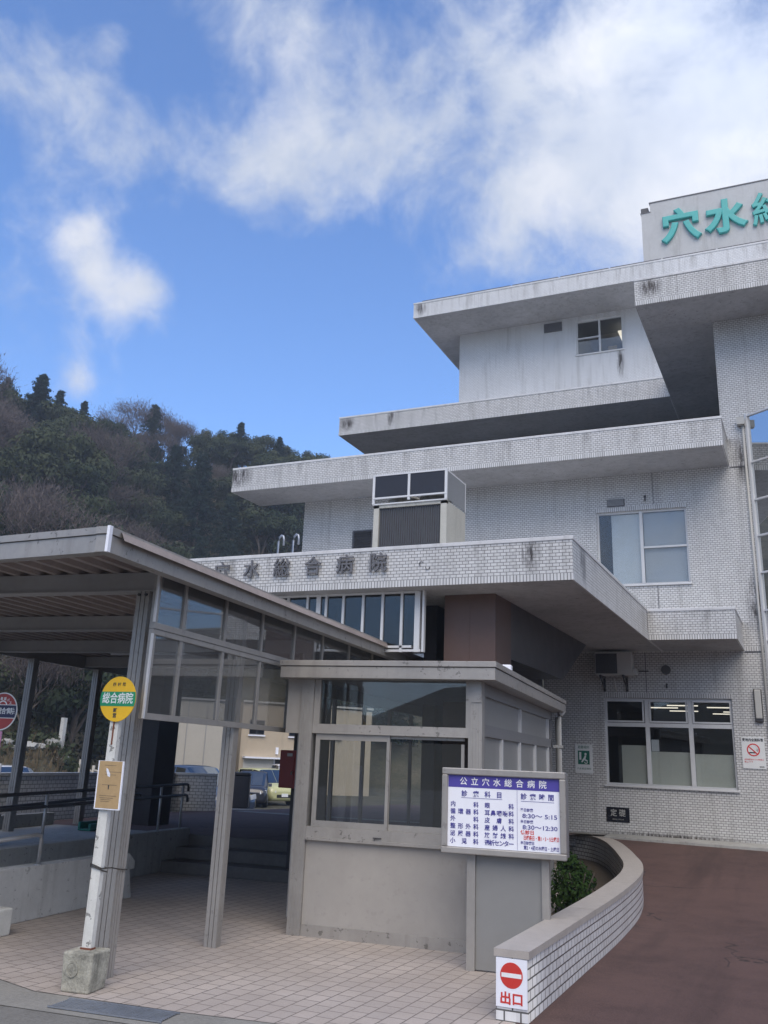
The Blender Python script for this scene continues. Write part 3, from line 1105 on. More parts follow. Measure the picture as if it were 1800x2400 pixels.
# --- entrance under the slab
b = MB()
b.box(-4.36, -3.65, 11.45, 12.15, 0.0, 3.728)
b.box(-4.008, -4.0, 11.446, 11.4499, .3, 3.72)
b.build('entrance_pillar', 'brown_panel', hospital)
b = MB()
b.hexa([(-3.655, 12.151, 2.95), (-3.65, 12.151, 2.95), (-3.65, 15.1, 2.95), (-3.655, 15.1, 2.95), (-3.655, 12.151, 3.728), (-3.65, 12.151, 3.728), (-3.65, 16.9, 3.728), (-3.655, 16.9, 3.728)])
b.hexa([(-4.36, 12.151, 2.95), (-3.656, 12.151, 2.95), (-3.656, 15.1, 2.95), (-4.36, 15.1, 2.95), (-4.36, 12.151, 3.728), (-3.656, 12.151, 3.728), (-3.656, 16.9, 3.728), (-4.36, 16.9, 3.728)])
b.build('entrance_fascia', 'shaded_brown_tile', hospital)
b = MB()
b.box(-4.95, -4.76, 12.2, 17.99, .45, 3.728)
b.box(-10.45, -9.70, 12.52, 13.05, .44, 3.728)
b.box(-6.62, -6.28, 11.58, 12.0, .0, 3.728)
b.build_parts('entrance_wall', 'shaded_brown_tile', hospital)
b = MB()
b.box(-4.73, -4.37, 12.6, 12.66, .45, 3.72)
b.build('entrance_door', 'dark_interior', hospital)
# high screen of glass hanging under the front of the slab
b = MB()
for xx, w in ((-9.1, .04), (-8.5, .04), (-7.9, .04), (-7.3, .035), (-6.55, .035), (-6.24, .035), (-6.065, .065), (-5.945, .035), (-5.68, .035), (-5.38, .035), (-5.09, .035), (-4.81, .035), (-4.585, .075), (-4.50, .03)):
    b.box(xx - w / 2, xx + w / 2, 11.03, 11.09, 2.93, 3.729)
b.box(-9.6, -4.66, 11.03, 11.09, 2.985, 3.015)
b.box(-9.6, -4.53, 11.035, 11.085, 2.935, 2.965)
b.box(-9.6, -4.63, 11.035, 11.085, 3.70, 3.728)
hs = b.build('entrance_screen', 'alu', hospital)
b = MB()
b.box(-9.6, -4.56, 11.055, 11.061, 3.016, 3.70)
b.build('pane', 'glass_dark', hs)

# ------------------------------------------------------------------ things fixed to the hospital
ac = thing('air_conditioner', 'grey outdoor air conditioning unit bracketed to the tiled wall under the eaves', 'air conditioner', (-3.31, 18, 3.25))
b = MB()
b.box(-3.66, -2.97, 17.62, 17.93, 3.26, 3.68)
b.build('casing', 'ac_white', ac, bevel=.015)
b = MB(Plane((0, 17.618, 0), (1, 0, 0), (0, 0, 1)))
b.prism([(-3.635, 3.285), (-3.235, 3.285), (-3.235, 3.655), (-3.635, 3.655)], 0, .006)
b.build('fan_grille', 'black_grille', ac)
b = MB(Plane((0, 17.61, 0), (1, 0, 0), (0, 0, 1)))
for rr in (.04, .08, .12, .155):
    b.ring(-3.435, 3.47, rr, rr + .006, 0, .006, 28)
b.build('fan_guard', 'steel_dark', ac)
b = MB()
b.box(-2.97, -2.89, 17.68, 17.88, 3.27, 3.38)
b.build('valve_cover', 'ac_white', ac, bevel=.01)
for xx in (-3.55, -3.13):
    b = MB()
    b.box(xx - .02, xx + .02, 17.58, 17.999, 3.225, 3.258)
    b.tube([(xx, 17.6, 3.22), (xx, 17.985, 3.02)], .013)
    b.box(xx - .02, xx + .02, 17.965, 17.999, 2.98, 3.224)
    b.build('bracket', 'steel_dark', ac)
b = MB()
b.tube([(-3.34, 17.80, 3.24), (-3.33, 17.85, 3.1), (-3.325, 17.93, 2.98)], .014)
b.build('drain_hose', 'ac_white', ac)

cu = thing('cooling_unit', 'tall cream rooftop cooling unit with dark grille and wire frame standing on the entrance slab', 'cooling unit', (-6.02, 14, 4.27))
Y0, Y1 = 14.0, 14.95
b = MB()
b.box(-6.70, -6.60, Y0, Y1, 4.27, 5.84)
b.box(-5.44, -5.33, Y0, Y1, 4.27, 5.84)
b.box(-6.60, -5.44, Y0 + .1, Y1, 4.27, 5.83)
b.box(-6.70, -5.33, Y0, Y0 + .08, 5.79, 5.86)
b.build('casing', 'ac_cream', cu)
b = MB()
b.box(-6.60, -5.44, Y0 + .05, Y0 + .09, 4.3, 5.785)
g0 = b.build('grille', 'black_grille', cu)
b = MB()
x = -6.58
while x < -5.45:
    b.box(x, x + .012, Y0 + .03, Y0 + .05, 4.3, 5.785)
    x += .042
b.build('slat', 'steel_dark', g0)
for cx_ in (-6.32, -5.70):
    b = MB()
    b.tube([(cx_, 14.46, 5.85), (cx_, 14.46, 6.0)], .27, 28)
    b.tube([(cx_, 14.46, 6.0), (cx_, 14.46, 6.045)], .30, 28)
    b.build('fan_shroud', 'shroud', cu)
b = MB()
for xx in (-6.705, -6.03, -5.34):
    b.box(xx - .022, xx + .022, Y0 - .03, Y0 + .0, 5.86 if xx != -6.03 else 5.9, 6.40)
for z in (6.385, 5.965):
    b.box(-6.72, -5.32, Y0 - .035, Y0 - .005, z - .014, z + .014)
b.box(-6.72, -5.32, Y0 - .03, Y0, 5.845, 5.865)
for xx in (-6.705, -5.34):
    b.box(xx - .016, xx + .016, Y1 - .03, Y1, 5.86, 6.40)
    b.box(xx - .014, xx + .014, Y0, Y1 - .03, 6.37, 6.395)
b.build('frame', 'alu', cu)
b = MB()
b.box(-6.68, -6.055, Y0 - .024, Y0 - .016, 5.985, 6.37)
b.box(-6.005, -5.365, Y0 - .024, Y0 - .016, 5.985, 6.37)
b.build_parts('net', 'net_blue', cu)
b = MB()
b.box(-5.335, -5.328, Y0 + .01, Y1 - .03, 5.87, 6.37)
b.build('side_panel', 'interior_grey', cu)

ld = thing('roof_ladder', 'pair of thin galvanised ladder rails hooking over the roof edge before the wooded hill', 'ladder', (-9.2, 14.8, 4.27))
for xx in (-9.10, -8.77):
    b = MB()
    b.tube([(xx, 14.8, 4.27), (xx, 14.8, 5.52), (xx + .02, 14.8, 5.60), (xx + .06, 14.8, 5.64), (xx + .105, 14.8, 5.62), (xx + .12, 14.8, 5.56), (xx + .12, 14.8, 5.44)], .022)
    b.build('rail', 'galv', ld)
b = MB()
for z in (4.5, 4.8, 5.1):
    b.tube([(-9.10, 14.8, z), (-8.77, 14.8, z)], .012)
b.build('rung', 'steel', ld)

wl = thing('wall_lamp', 'long upright wall lamp with pale cover beside the no smoking notice', 'lamp', (-.85, 18, 2.47))
b = MB()
b.box(-.915, -.775, 17.93, 17.999, 2.47, 3.05)
b.build('housing', 'steel_dark', wl, bevel=.02)
b = MB()
b.box(-.90, -.79, 17.90, 17.929, 2.53, 3.03)
b.build('cover', 'lamp_cover', wl, bevel=.015)


def flat(o, xd, yd):
    return Plane(o, xd, yd)


# no smoking notice
ns = thing('notice', 'white no smoking notice with red crossed circle on the tiled wall', 'notice', (-.99, 18, 1.7))
F = Plane((-.99, 17.985, 1.95), (1, 0, 0), (0, 0, 1))
MB(F).prism([(-.19, -.265), (.19, -.265), (.19, .265), (-.19, .265)], -.014, 0).build('board', 'paper_white', ns)
b = MB(F)
b.text('敷地内全面禁煙', F, 0, .215, .055, ext=.001, off=.03, width=.34)
b.prism([(-.075, -.008), (.045, -.008), (.045, .012), (-.075, .012)], .0005, .0015)
for q in ((.05, .012), (.062, .03)):
    b.ring(q[0], q[1] + .02, .012, .018, .0005, .0015, 12, -1, 2.2)
b.text('病院長', F, .12, -.235, .03, ext=.001, width=.08)
b.build('print', 'ink_black', ns)
b = MB(F)
b.ring(0, .05, .088, .108, .002, .003, 40)
b.prism([(-.066, .111), (.071, -.016), (.058, -.03), (-.079, .097)], .002, .0032)
b.text('病院敷地内での喫煙は', F, 0, -.115, .03, ext=.001, width=.32)
b.text('禁止です', F, -.09, -.155, .03, ext=.001, width=.14)
b.build('symbol', 'ink_red', ns)
# green evacuation notice
ev = thing('notice', 'pale notice with green square pictogram on the tiled wall near the downpipe', 'notice', (-3.99, 18, 1.48))
F = Plane((-3.99, 17.985, 1.745), (1, 0, 0), (0, 0, 1))
MB(F).prism([(-.165, -.26), (.165, -.26), (.165, .26), (-.165, .26)], -.014, 0).build('board', 'paper_white', ev)
b = MB(F)
b.prism([(-.11, -.10), (.11, -.10), (.11, .145), (-.11, .145)], .0005, .002)
b.text('避難場所', F, 0, .205, .06, ext=.001, width=.22)
b.text('穴水総合病院', F, 0, -.18, .04, ext=.001, width=.26)
b.build('symbol', 'panel_green', ev)
b = MB(F)
b.disc(.035, .085, .022, .0025, .0035, 14)
b.prism([(.02, .06), (.05, .06), (.03, -.01), (-.01, .0)], .0025, .0035)
b.prism([(.02, .0), (.075, -.03), (.07, -.055), (.0, -.02)], .0025, .0035)
b.prism([(-.01, .01), (-.05, -.055), (-.03, -.07), (.02, -.01)], .0025, .0035)
b.prism([(-.085, .12), (-.045, .12), (-.045, -.02), (-.085, -.02)], .0025, .0035)
b.ring(.04, -.055, .02, .035, .0025, .0035, 14, 3.2, 6.2)
b.build('figure', 'paper_white', ev)
# foundation stone
fs = thing('foundation_stone', 'black polished foundation stone let into the tiled wall low down', 'stone', (-3.39, 18, .68))
F = Plane((-3.39, 17.98, .795), (1, 0, 0), (0, 0, 1))
MB(F).prism([(-.205, -.125), (.205, -.125), (.205, .125), (-.205, .125)], -.019, 0).build('slab', 'stone_black', fs)
b = MB(F)
b.text('定 礎', F, 0, .02, .13, ext=.001, width=.27, off=.01)
b.text('昭和五十年三月', F, 0, -.085, .026, ext=.001, width=.2)
b.build('lettering', 'lamp_cover', fs)

# ------------------------------------------------------------------ walkway canopy
can = thing('walkway_canopy', 'beige metal walkway canopy with ribbed underside and glazed side screen', 'canopy', L(-4.16, 6.5, 0))
UL = -9.3
b = MB(L)
# gutter with a stepped profile, front run and side run, front edge skewed to follow the road
GZ0, GZ1, GZ2 = 2.885, 3.005, 3.062
fu = lambda u: 5.25 + .1405 * (-3.75 - u)


def gutter(prof):
    a = []
    for off, z in prof:
        a.append((off, z))
    return a


for (o0, o1, z0, z1) in ((0.0, .10, GZ0, GZ1), (-.012, .10, GZ1 + .006, GZ2), (.012, .1, GZ1, GZ1 + .006)):
    # side run along v (o0 measured inwards from u=-3.75)
    b.hexa([(-3.75 - o1, fu(-3.75) + o0, z0), (-3.75 - o0, fu(-3.75) + o0, z0), (-3.75 - o0, 14.2, z0), (-3.75 - o1, 14.2, z0),
            (-3.75 - o1, fu(-3.75) + o0, z1), (-3.75 - o0, fu(-3.75) + o0, z1), (-3.75 - o0, 14.2, z1), (-3.75 - o1, 14.2, z1)])
    # front run
    b.hexa([(UL, fu(UL) + o0, z0), (-3.75 - o1 - .001, fu(-3.75 - o1) + o0, z0), (-3.75 - o1 - .001, fu(-3.75 - o1) + o1, z0), (UL, fu(UL) + o1, z0),
            (UL, fu(UL) + o0, z1), (-3.75 - o1 - .001, fu(-3.75 - o1) + o0, z1), (-3.75 - o1 - .001, fu(-3.75 - o1) + o1, z1), (UL, fu(UL) + o1, z1)])
b.build('gutter', 'beige_metal', can)
b = MB(L)
b.box(-3.757, -3.735, fu(-3.75) - .016, fu(-3.75) + .02, GZ0 - .004, GZ2 + .004)
b.build('gutter_corner', 'sign_white', can)
# roof deck: ribbed sheet running along v
b = MB(L)
u = UL
while u < -3.9:
    p = [(u, 2.985), (u + .055, 2.985), (u + .085, 3.045), (u + .17, 3.045), (u + .2, 2.985)]
    v0, v1 = fu(u) + .1, 14.3
    for (a, za), (c, zc) in zip(p, p[1:]):
        b.face([(a, v0, za), (a, v1, za), (c, v1, zc), (c, v0, zc)])
    u += .2
b.build('roof_deck', 'deck_metal', can)
b = MB(L)
b.hexa([(UL, fu(UL) + .1, 3.052), (-3.86, fu(-3.86) + .1, 3.052), (-3.86, 14.3, 3.052), (UL, 14.3, 3.052),
        (UL, fu(UL) + .1, 3.058), (-3.86, fu(-3.86) + .1, 3.058), (-3.86, 14.3, 3.058), (UL, 14.3, 3.058)])
b.build('roof_sheet', 'beige_metal_clean', can)
for v in (6.50, 8.72, 10.80, 12.85):
    b = MB(L)
    b.box(UL + .05, -4.03, v - .06, v + .06, 2.84, 2.983)
    b.box(UL + .05, -4.03, v - .075, v + .075, 2.828, 2.8395)
    b.build('beam', 'beam_metal', can)
b = MB(L)
b.box(-4.03, -3.99, 6.4, 14.2, 2.80, 2.983)
b.box(UL - .02, UL + .045, 6.2, 14.2, 2.80, 2.983)
b.build_parts('edge_beam', 'beam_metal', can)


def canopy_post(u0, v0, w, d, z0, z1):
    b = MB(L)
    g_ = .018
    # fluted extrusion: core with raised ribs
    b.box(u0 + .012, u0 + w - .012, v0 + .012, v0 + d - .012, z0, z1)
    n = 3
    for k in range(n):
        a = u0 + w * k / n + .003
        e = u0 + w * (k + 1) / n - .003
        b.box(a, e, v0, v0 + .012, z0, z1)
        b.box(a, e, v0 + d - .012, v0 + d, z0, z1)
    for k in range(3):
        a = v0 + .0125 + (d - .025) * k / 3 + .003
        e = v0 + .0125 + (d - .025) * (k + 1) / 3 - .003
        b.box(u0, u0 + .0118, a, e, z0, z1)
        b.box(u0 + w - .0118, u0 + w, a, e, z0, z1)
    return b.build('post', 'beige_metal_clean', can)


for v in (6.44, 7.84, 9.60):
    canopy_post(-4.255 if v < 7 else -4.09, v, .125 if v < 7 else .12, .12 if v < 7 else .095, 0, 2.838)
for v in (11.35, 12.95):
    canopy_post(-9.20, v, .11, .12, .30, 2.80)
b = MB(L)
for uu in (-4.225, -4.16):
    for zz in (2.80,):
        b.tube([(uu, 6.425, zz), (uu, 6.442, zz)], .012, 10)
b.build_parts('bolt', 'steel_dark', can)
# glazed side screen
MV = (6.29, 6.72, 7.46, 8.24, 9.04, 9.86, 10.75, 11.65, 12.6, 13.6)
b = MB(L)
b.box(-3.99, -3.95, 6.26, 9.02, 1.817, 1.863)
b.box(-3.985, -3.945, 6.26, 14.0, 2.458, 2.498)
b.box(-3.985, -3.938, 6.26, 14.0, 2.5015, 2.55)
b.box(-3.985, -3.955, 6.26, 14.0, 2.945, 2.975)
for i, v in enumerate(MV):
    w = .02 if i else .03
    b.box(-3.985, -3.953, v - w, v + w, 2.551, 2.944)
    if v < 9.2:
        b.box(-3.985, -3.953, v - w, v + w, 1.864, 2.457)
b.box(-3.997, -3.95, 8.99, 9.03, 1.82, 2.457)
scr = b.build('screen_frame', 'beige_metal_clean', can)
for i in range(len(MV) - 1):
    b = MB(L)
    b.box(-3.972, -3.966, MV[i] + .02, MV[i + 1] - .02, 2.551, 2.944)
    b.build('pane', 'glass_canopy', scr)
    if MV[i + 1] < 9.2:
        b = MB(L)
        b.box(-3.972, -3.966, MV[i] + .02, MV[i + 1] - .02, 1.864, 2.457)
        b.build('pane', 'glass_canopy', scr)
b = MB(L)
b.box(-3.95, -3.935, 6.24, 6.262, 1.82, 2.46)
b.box(-3.95, -3.935, 6.24, 6.262, 2.55, 2.96)
b.build('edge_trim', 'alu', can)

# ------------------------------------------------------------------ booth (glazed porch)
bo_ = thing('glazed_booth', 'long beige metal booth with sliding windows under a flat roof', 'booth', L(-2.77, 8.72, 0))
VF, UR, UB = 8.72, -1.87, -3.70
VB = 13.6
b = MB(L)
for (o, z0, z1) in ((0.0, 2.335, 2.445), (-.012, 2.452, 2.505), (.012, 2.445, 2.452)):
    b.box(-3.872 + o, -1.692 - o, 8.55 + o, VB + .2, z0, z1)
b.build('roof', 'beige_metal', bo_, bevel=.006)
b = MB(L)
b.box(-3.70, -3.565, VF, VF + .12, 0, 2.334)           # left column
b.box(-1.98, -1.85, VF, VF + .12, 0, 2.334)            # right column
b.box(-1.945, -1.853, VF - .012, VF, 2.14, 2.334)
for a_ in (-3.675, -3.645, -3.615, -3.585, -1.96, -1.935, -1.905, -1.88):
    b.box(a_, a_ + .012, VF - .004, VF + .01, 0, 2.13)
b.build_parts('column', 'beige_metal_clean', bo_)
b = MB(L)
b.box(-3.564, -1.981, VF + .01, VF + .09, 1.815, 1.905)  # head rail
b.box(-3.564, -1.981, VF + .005, VF + .09, .845, .955)   # sill rail
b.box(-3.564, -1.981, VF - .02, VF + .004, .835, .86)
b.box(-3.564, -1.981, VF + .015, VF + .09, .0, .10)      # bottom rail
b.box(-3.564, -3.50, VF + .02, VF + .08, 1.906, 2.334)
b.box(-2.01, -1.981, VF + .02, VF + .08, 1.906, 2.334)
b.build_parts('rail', 'beige_metal', bo_)
b = MB(L)
b.box(-3.564, -1.981, VF + .03, VF + .06, .1, .845)
b.build('lower_panel', 'panel_beige', bo_)
b = MB(L)
b.box(-3.50, -2.01, VF + .045, VF + .051, 1.906, 2.334)
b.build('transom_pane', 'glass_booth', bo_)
for nm, a0, a1, vv in (('sash', -3.53, -2.76, .035), ('sash', -2.80, -2.03, .062)):
    b = MB(L)
    fw_ = .045
    b.box(a0, a1, VF + vv, VF + vv + .024, .956, 1.01)
    b.box(a0, a1, VF + vv, VF + vv + .024, 1.755 if a0 < -3 else 1.785, 1.814)
    b.box(a0, a0 + fw_, VF + vv, VF + vv + .024, 1.01, 1.755)
    b.box(a1 - .03, a1, VF + vv, VF + vv + .024, 1.01, 1.755)
    s_ = b.build(nm, 'beige_metal_clean', bo_)
    b = MB(L)
    b.box(a0 + fw_, a1 - .03, VF + vv + .009, VF + vv + .014, 1.01, 1.755)
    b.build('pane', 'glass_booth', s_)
b = MB(L)
b.box(-2.88, -2.80, VF - .012, VF + .005, .885, .893)
b.tube([(-2.86, VF - .01, .885), (-2.86, VF - .02, .872)], .006)
b.build('latch', 'steel_dark', bo_)
# filler panel between canopy screen and booth
b = MB(L)
b.box(-3.86, -3.701, VF + .03, VF + .06, 1.81, 2.334)
b.build('filler_panel', 'panel_beige', bo_)
# right side wall
b = MB(L)
b.box(UR - .05, UR, VF + .121, VB, .50, .56)
b.box(UR - .05, UR, VF + .121, VB, 1.84, 1.95)
b.box(UR - .05, UR, VF + .121, VB, 2.215, 2.334)
b.box(UR - .045, UR + .012, VF + .121, VF + .2, 0, 2.334)
b.box(UR - .05, UR, VF + .121, VB, 0, .06)
b.box(UR - .06, UR, VB - .1, VB, 0, 2.334)
side = b.build('side_wall', 'panel_dark', bo_)
b = MB(L)
b.box(UR - .035, UR - .03, VF + .2, VB - .1, .56, 1.84)
b.box(UR - .035, UR - .03, VF + .2, VB - .1, 1.95, 2.215)
b.box(UR - .035, UR - .03, VF + .2, VB - .1, .06, .50)
b.build_parts('side_panel', 'panel_grey', bo_)
b = MB(L)
for v in (9.86, 10.96, 12.1, 13.25):
    b.box(UR - .032, UR + .004, v - .02, v + .02, .561, 1.839)
for v in (11.0, 13.25):
    b.box(UR - .032, UR + .004, v - .02, v + .02, 1.951, 2.214)
b.build_parts('mullion', 'alu', bo_)
b = MB(L)
b.box(UB, UB + .04, VF + .121, 12.0, 0, .5)
b.box(UB, UB + .04, VF + .121, VB, 2.2, 2.334)
for v in (9.6, 10.6, 11.6, 12.6, 13.5):
    b.box(UB, UB + .04, v, v + .04, .5 if v < 12 else .45, 2.2)
b.build('side_frame', 'panel_dark', bo_)
b = MB(L)
b.tube([(-1.78, 13.62, .1), (-1.78, 13.62, 2.26), (-1.76, 13.66, 2.30), (-1.72, 13.66, 2.36)], .045, 12)
b.box(-1.85, -1.72, 13.57, 13.67, 1.84, 1.88)
b.build('downpipe', 'lamp_cover', bo_)
b = MB(L)
b.box(-1.86, -1.76, 9.75, 9.85, 2.506, 2.60)
b.build('roof_lamp', 'sign_white', bo_, bevel=.01)
b = MB(L)
b.box(UB + .05, UR - .07, VF + .25, VF + .6, .80, .83)
b.build('counter', 'panel_grey', bo_)
b = MB(L)
b.box(UB + .04, UR - .06, VF + .12, 12.0, .002, .012)
b.build('floor', 'concrete', bo_)
#PART3

# ------------------------------------------------------------------ hospital notice board
sb = thing('signboard', 'white and blue hospital signboard in a deep beige metal case before the booth corner', 'signboard', L(-1.55, 8.15, 0))
V0 = 8.0
b = MB(L)
b.box(-2.03, -1.0, V0 + .01, V0 + .2, .885, 1.54)
b.build('case', 'panel_dark', sb, bevel=.006)
b = MB(L)
b.box(-2.035, -.995, V0 - .03, V0 + .03, 1.495, 1.55)
b.box(-2.035, -.995, V0 - .03, V0 + .03, .875, .925)
b.box(-2.035, -1.985, V0 - .03, V0 + .03, .926, 1.494)
b.box(-1.045, -.995, V0 - .03, V0 + .03, .926, 1.494)
b.build('frame', 'beige_metal_clean', sb, bevel=.008)
F = Plane(L(-1.515, V0 - .002, 1.21), EX, (0, 0, 1))
MB(F).prism([(-.47, -.283), (.47, -.283), (.47, .283), (-.47, .283)], -.006, 0).build('face', 'sign_white', sb)
b = MB(F)
b.prism([(-.468, .185), (.468, .185), (.468, .282), (-.468, .282)], .0005, .0015)
b.build('header', 'sign_blue', sb)
b = MB(F)
b.spread('公立穴水総合病院', F, -.37, .365, .231, .066, h=.002, ext=.0006, off=.012)
b.build_parts('title_letter', 'ink_white', sb)
b = MB(F)
K = dict(h=.0006, ext=.0006, off=.022)
b.spread('診療科目', F, -.355, -.005, .133, .052, **K)
b.prism([(-.355, .101), (-.005, .101), (-.005, .1045), (-.355, .1045)], .0006, .0014)
b.spread('診療時間', F, .148, .425, .133, .052, **K)
b.prism([(.15, .097), (.425, .097), (.425, .1005), (.15, .1005)], .0006, .0014)
for i, (a, c) in enumerate((('内  科', '眼  科'), ('循環器科', '耳鼻咽喉科'), ('外  科', '皮 膚 科'), ('整形外科', '産婦人科'), ('泌尿器科', '放射線科'), ('小 児 科', '透析センター'))):
    y = .048 - .0575 * i
    b.spread(a, F, -.448, -.205, y, .046, **K)
    b.spread(c, F, -.155, .092, y, .046, **K)
b.prism([(.1175, -.28), (.120, -.28), (.120, .183), (.1175, .183)], .0006, .0012)
b.text('平日診療', F, .145, .030, .028, align='LEFT', width=.105, **K)
b.text('8:30〜 5:15', F, .305, -.015, .046, width=.285, **{**K, 'off': .016})
b.text('半日診療', F, .145, -.060, .028, align='LEFT', width=.105, **K)
b.text('8:30〜12:30', F, .305, -.102, .046, width=.285, **{**K, 'off': .016})
b.text('半日診療日', F, .145, -.222, .028, align='LEFT', width=.11, **K)
b.text('第2・4週の木曜日・土曜日', F, .315, -.258, .034, width=.285, **K)
b.build('print', 'ink_blue', sb)
b = MB(F)
b.text('休診日', F, .145, -.142, .036, align='LEFT', width=.11, **K)
b.text('日曜祭日・第1・3・5土曜日', F, .315, -.184, .038, width=.285, **K)
b.build('red_print', 'ink_red', sb)
b = MB(L)
b.box(-1.83, -1.76, V0 + .06, V0 + .14, 0, .874)
b.box(-1.21, -1.15, V0 + .06, V0 + .14, 0, .874)
b.build_parts('post', 'beige_metal_clean', sb)
b = MB(L)
b.box(-1.759, -1.211, V0 + .085, V0 + .115, .01, .874)
b.build('lower_panel', 'panel_grey', sb)

# ------------------------------------------------------------------ bus stop poles
bs = thing('bus_stop_sign', 'yellow round bus stop sign with green band on a rusty white pole', 'bus stop sign', L(-4.1, 6.13, 0))
b = MB(L)
c0, s0 = math.cos(R(3)), math.sin(R(3))
bl = lambda x, y, z: (-4.095 + x * c0 - y * s0, 6.135 + x * s0 + y * c0, z)
q = [bl(-.108, -.108, 0.0), bl(.108, -.108, 0.0), bl(.108, .108, 0.0), bl(-.108, .108, 0.0), bl(-.118, -.118, .25), bl(.118, -.118, .25), bl(.118, .118, .25), bl(-.118, .118, .25)]
b.hexa(q)
b.build('base_block', 'concrete_mossy', bs, bevel=.012)
FB = Plane(L(*bl(-.035, -.116, .145)), EX, (0, .0, 1))
b = MB(FB)
b.ring(0, 0, .038, .050, -.004, .003, 24)
b.build('cast_ring', 'concrete_mossy', bs)
b = MB(L)
b.box(-4.14, -4.065, 6.125, 6.131, .24, 1.9)
b.box(-4.14, -4.132, 6.132, 6.17, .24, 1.9)
b.box(-4.073, -4.065, 6.132, 6.17, .24, 1.9)
b.build('pole', 'pole_white', bs)
b = MB(L)
b.box(-4.146, -4.06, 6.118, 6.176, .238, .262)
b.box(-4.108, -4.098, 6.1185, 6.1245, 1.62, 1.80)
b.build_parts('rust_patch', 'rust', bs)
F = Plane(L(-4.085, 6.105, 1.95), EX + EY * -.10, (0, 0, 1))
MB(F).disc(0, 0, .165, -.006, 0, 48).build('disc', 'sign_yellow', bs)
b = MB(F)
hh = .053
a_ = math.asin(hh / .165)
b.prism([(.165 * math.cos(t), .165 * math.sin(t)) for t in [-a_ + 2 * a_ * k / 8 for k in range(9)]] + [(-.165 * math.cos(t), .165 * math.sin(t)) for t in [a_ - 2 * a_ * k / 8 for k in range(9)]], .0005, .0015)
b.build('band', 'sign_green', bs)
b = MB(F)
b.text('総合病院', F, 0, 0, .085, h=.002, ext=.0006, off=.012, width=.285)
b.build('band_text', 'ink_white', bs)
b = MB(F)
b.spread('四村塚', F, -.06, .06, .105, .03, h=.0006, ext=.0006, off=.02)
b.text('町', F, -.012, -.085, .036, h=.0006, ext=.0006, off=.03)
b.text('営', F, -.012, -.122, .036, h=.0006, ext=.0006, off=.03)
b.build('print', 'wire', bs)
F = Plane(L(-4.063, 6.095, 1.338), EX + EY * -.06, (-.022, 0, 1))
MB(F).prism([(-.112, -.168), (.112, -.168), (.112, .168), (-.112, .168)], -.012, 0).build('timetable_board', 'sign_white', bs)
b = MB(F)
b.prism([(-.101, -.160), (.101, -.160), (.101, .166), (-.101, .166)], .0005, .0015)
b.build('timetable_sheet', 'cardboard', bs)
b = MB(F)
for y0_, xa, xb in ((.135, -.05, .05), (.09, -.04, .1), (.07, -.04, .055), (.0, -.06, .07), (-.075, -.075, .075), (-.09, -.07, .05), (-.102, -.06, .03), (-.114, -.06, .02)):
    b.prism([(xa, y0_), (xb, y0_), (xb, y0_ + .0022), (xa, y0_ + .0022)], .002, .0024)
b.prism([(-.004, -.03), (.004, -.03), (.006, .0), (-.006, .0)], .002, .0024)
b.build('print', 'wire', bs)
b = MB(F)
b.prism([(-.035, .118), (-.02, .112), (.004, .075), (.002, .055), (-.018, .062), (-.032, .095)], .002, .0024)
b.build('torn_patch', 'sign_white', bs)
b = MB(L)
b.tube([(-4.15, 6.12, .80), (-4.10, 6.115, .79), (-4.055, 6.12, .775), (-4.075, 6.28, .765), (-4.115, 6.43, .74), (-4.122, 6.50, .73), (-4.124, 6.565, .725)], .005, 6)
b.tube([(-4.15, 6.12, .785), (-4.10, 6.112, .78), (-4.055, 6.12, .765), (-4.06, 6.2, .745)], .005, 6)
b.tube([(-4.15, 6.12, .79), (-4.15, 6.18, .79), (-4.055, 6.18, .775)], .005, 6)
b.build('tie_wire', 'wire', bs)

rs_ = thing('bus_stop_sign', 'red and navy round bus stop sign on a slim white pole by the ramp wall', 'bus stop sign', L(-5.83, 7.33, 0))
ux, vx = -6.0, 7.15
F = Plane(L(ux, vx, 1.877), EX, (0, 0, 1))
MB(F).disc(0, 0, .168, -.006, 0, 48).build('disc', 'ink_white', rs_)
b = MB(F)
b.ring(0, 0, .0, .158, .0004, .0012, 44)
b.build('field', 'dull_red', rs_)
b = MB(F)
hh, rr = .055, .1585
a_ = math.asin(hh / rr)
b.prism([(rr * math.cos(t), rr * math.sin(t)) for t in [-a_ + 2 * a_ * k / 8 for k in range(9)]] + [(-rr * math.cos(t), rr * math.sin(t)) for t in [a_ - 2 * a_ * k / 8 for k in range(9)]], .0014, .0022)
b.build('band', 'navy', rs_)
b = MB(F)
b.prism([(-.15, .055), (.15, .055), (.15, .061), (-.15, .061)], .0014, .0024)
b.prism([(-.15, -.061), (.15, -.061), (.15, -.055), (-.15, -.055)], .0014, .0024)
b.text('穴水総合病院', F, .0, 0, .06, h=.0026, ext=.0006, off=.02, width=.29)
for k, ch in enumerate('北陸鉄道バス'):
    t = R(138 - k * 19.2)
    b.text(ch, F, .112 * math.cos(t), .112 * math.sin(t), .03, h=.0026, ext=.0006, off=.02)
b.ring(0, .045, .040, .052, .0014, .0024, 16, .35, 2.8)
b.build('print', 'ink_white', rs_)
b = MB(L)
b.tube([(ux - .01, vx + .035, .0), (ux - .01, vx + .035, 2.0)], .022, 10)
b.build('pole', 'pole_white', rs_)
F2 = Plane(L(ux, vx + .005, 1.575), EX, (0, 0, 1))
MB(F2).prism([(-.10, -.125), (.035, -.125), (.035, .125), (-.10, .125)], -.006, 0).build('plate', 'pink_plate', rs_)
F2 = Plane(L(ux, vx + .0, 1.275), EX, (0, 0, 1))
MB(F2).prism([(-.17, -.155), (.085, -.155), (.085, .15), (-.17, .15)], -.012, 0).build('timetable_board', 'paper_white', rs_)
b = MB(F2)
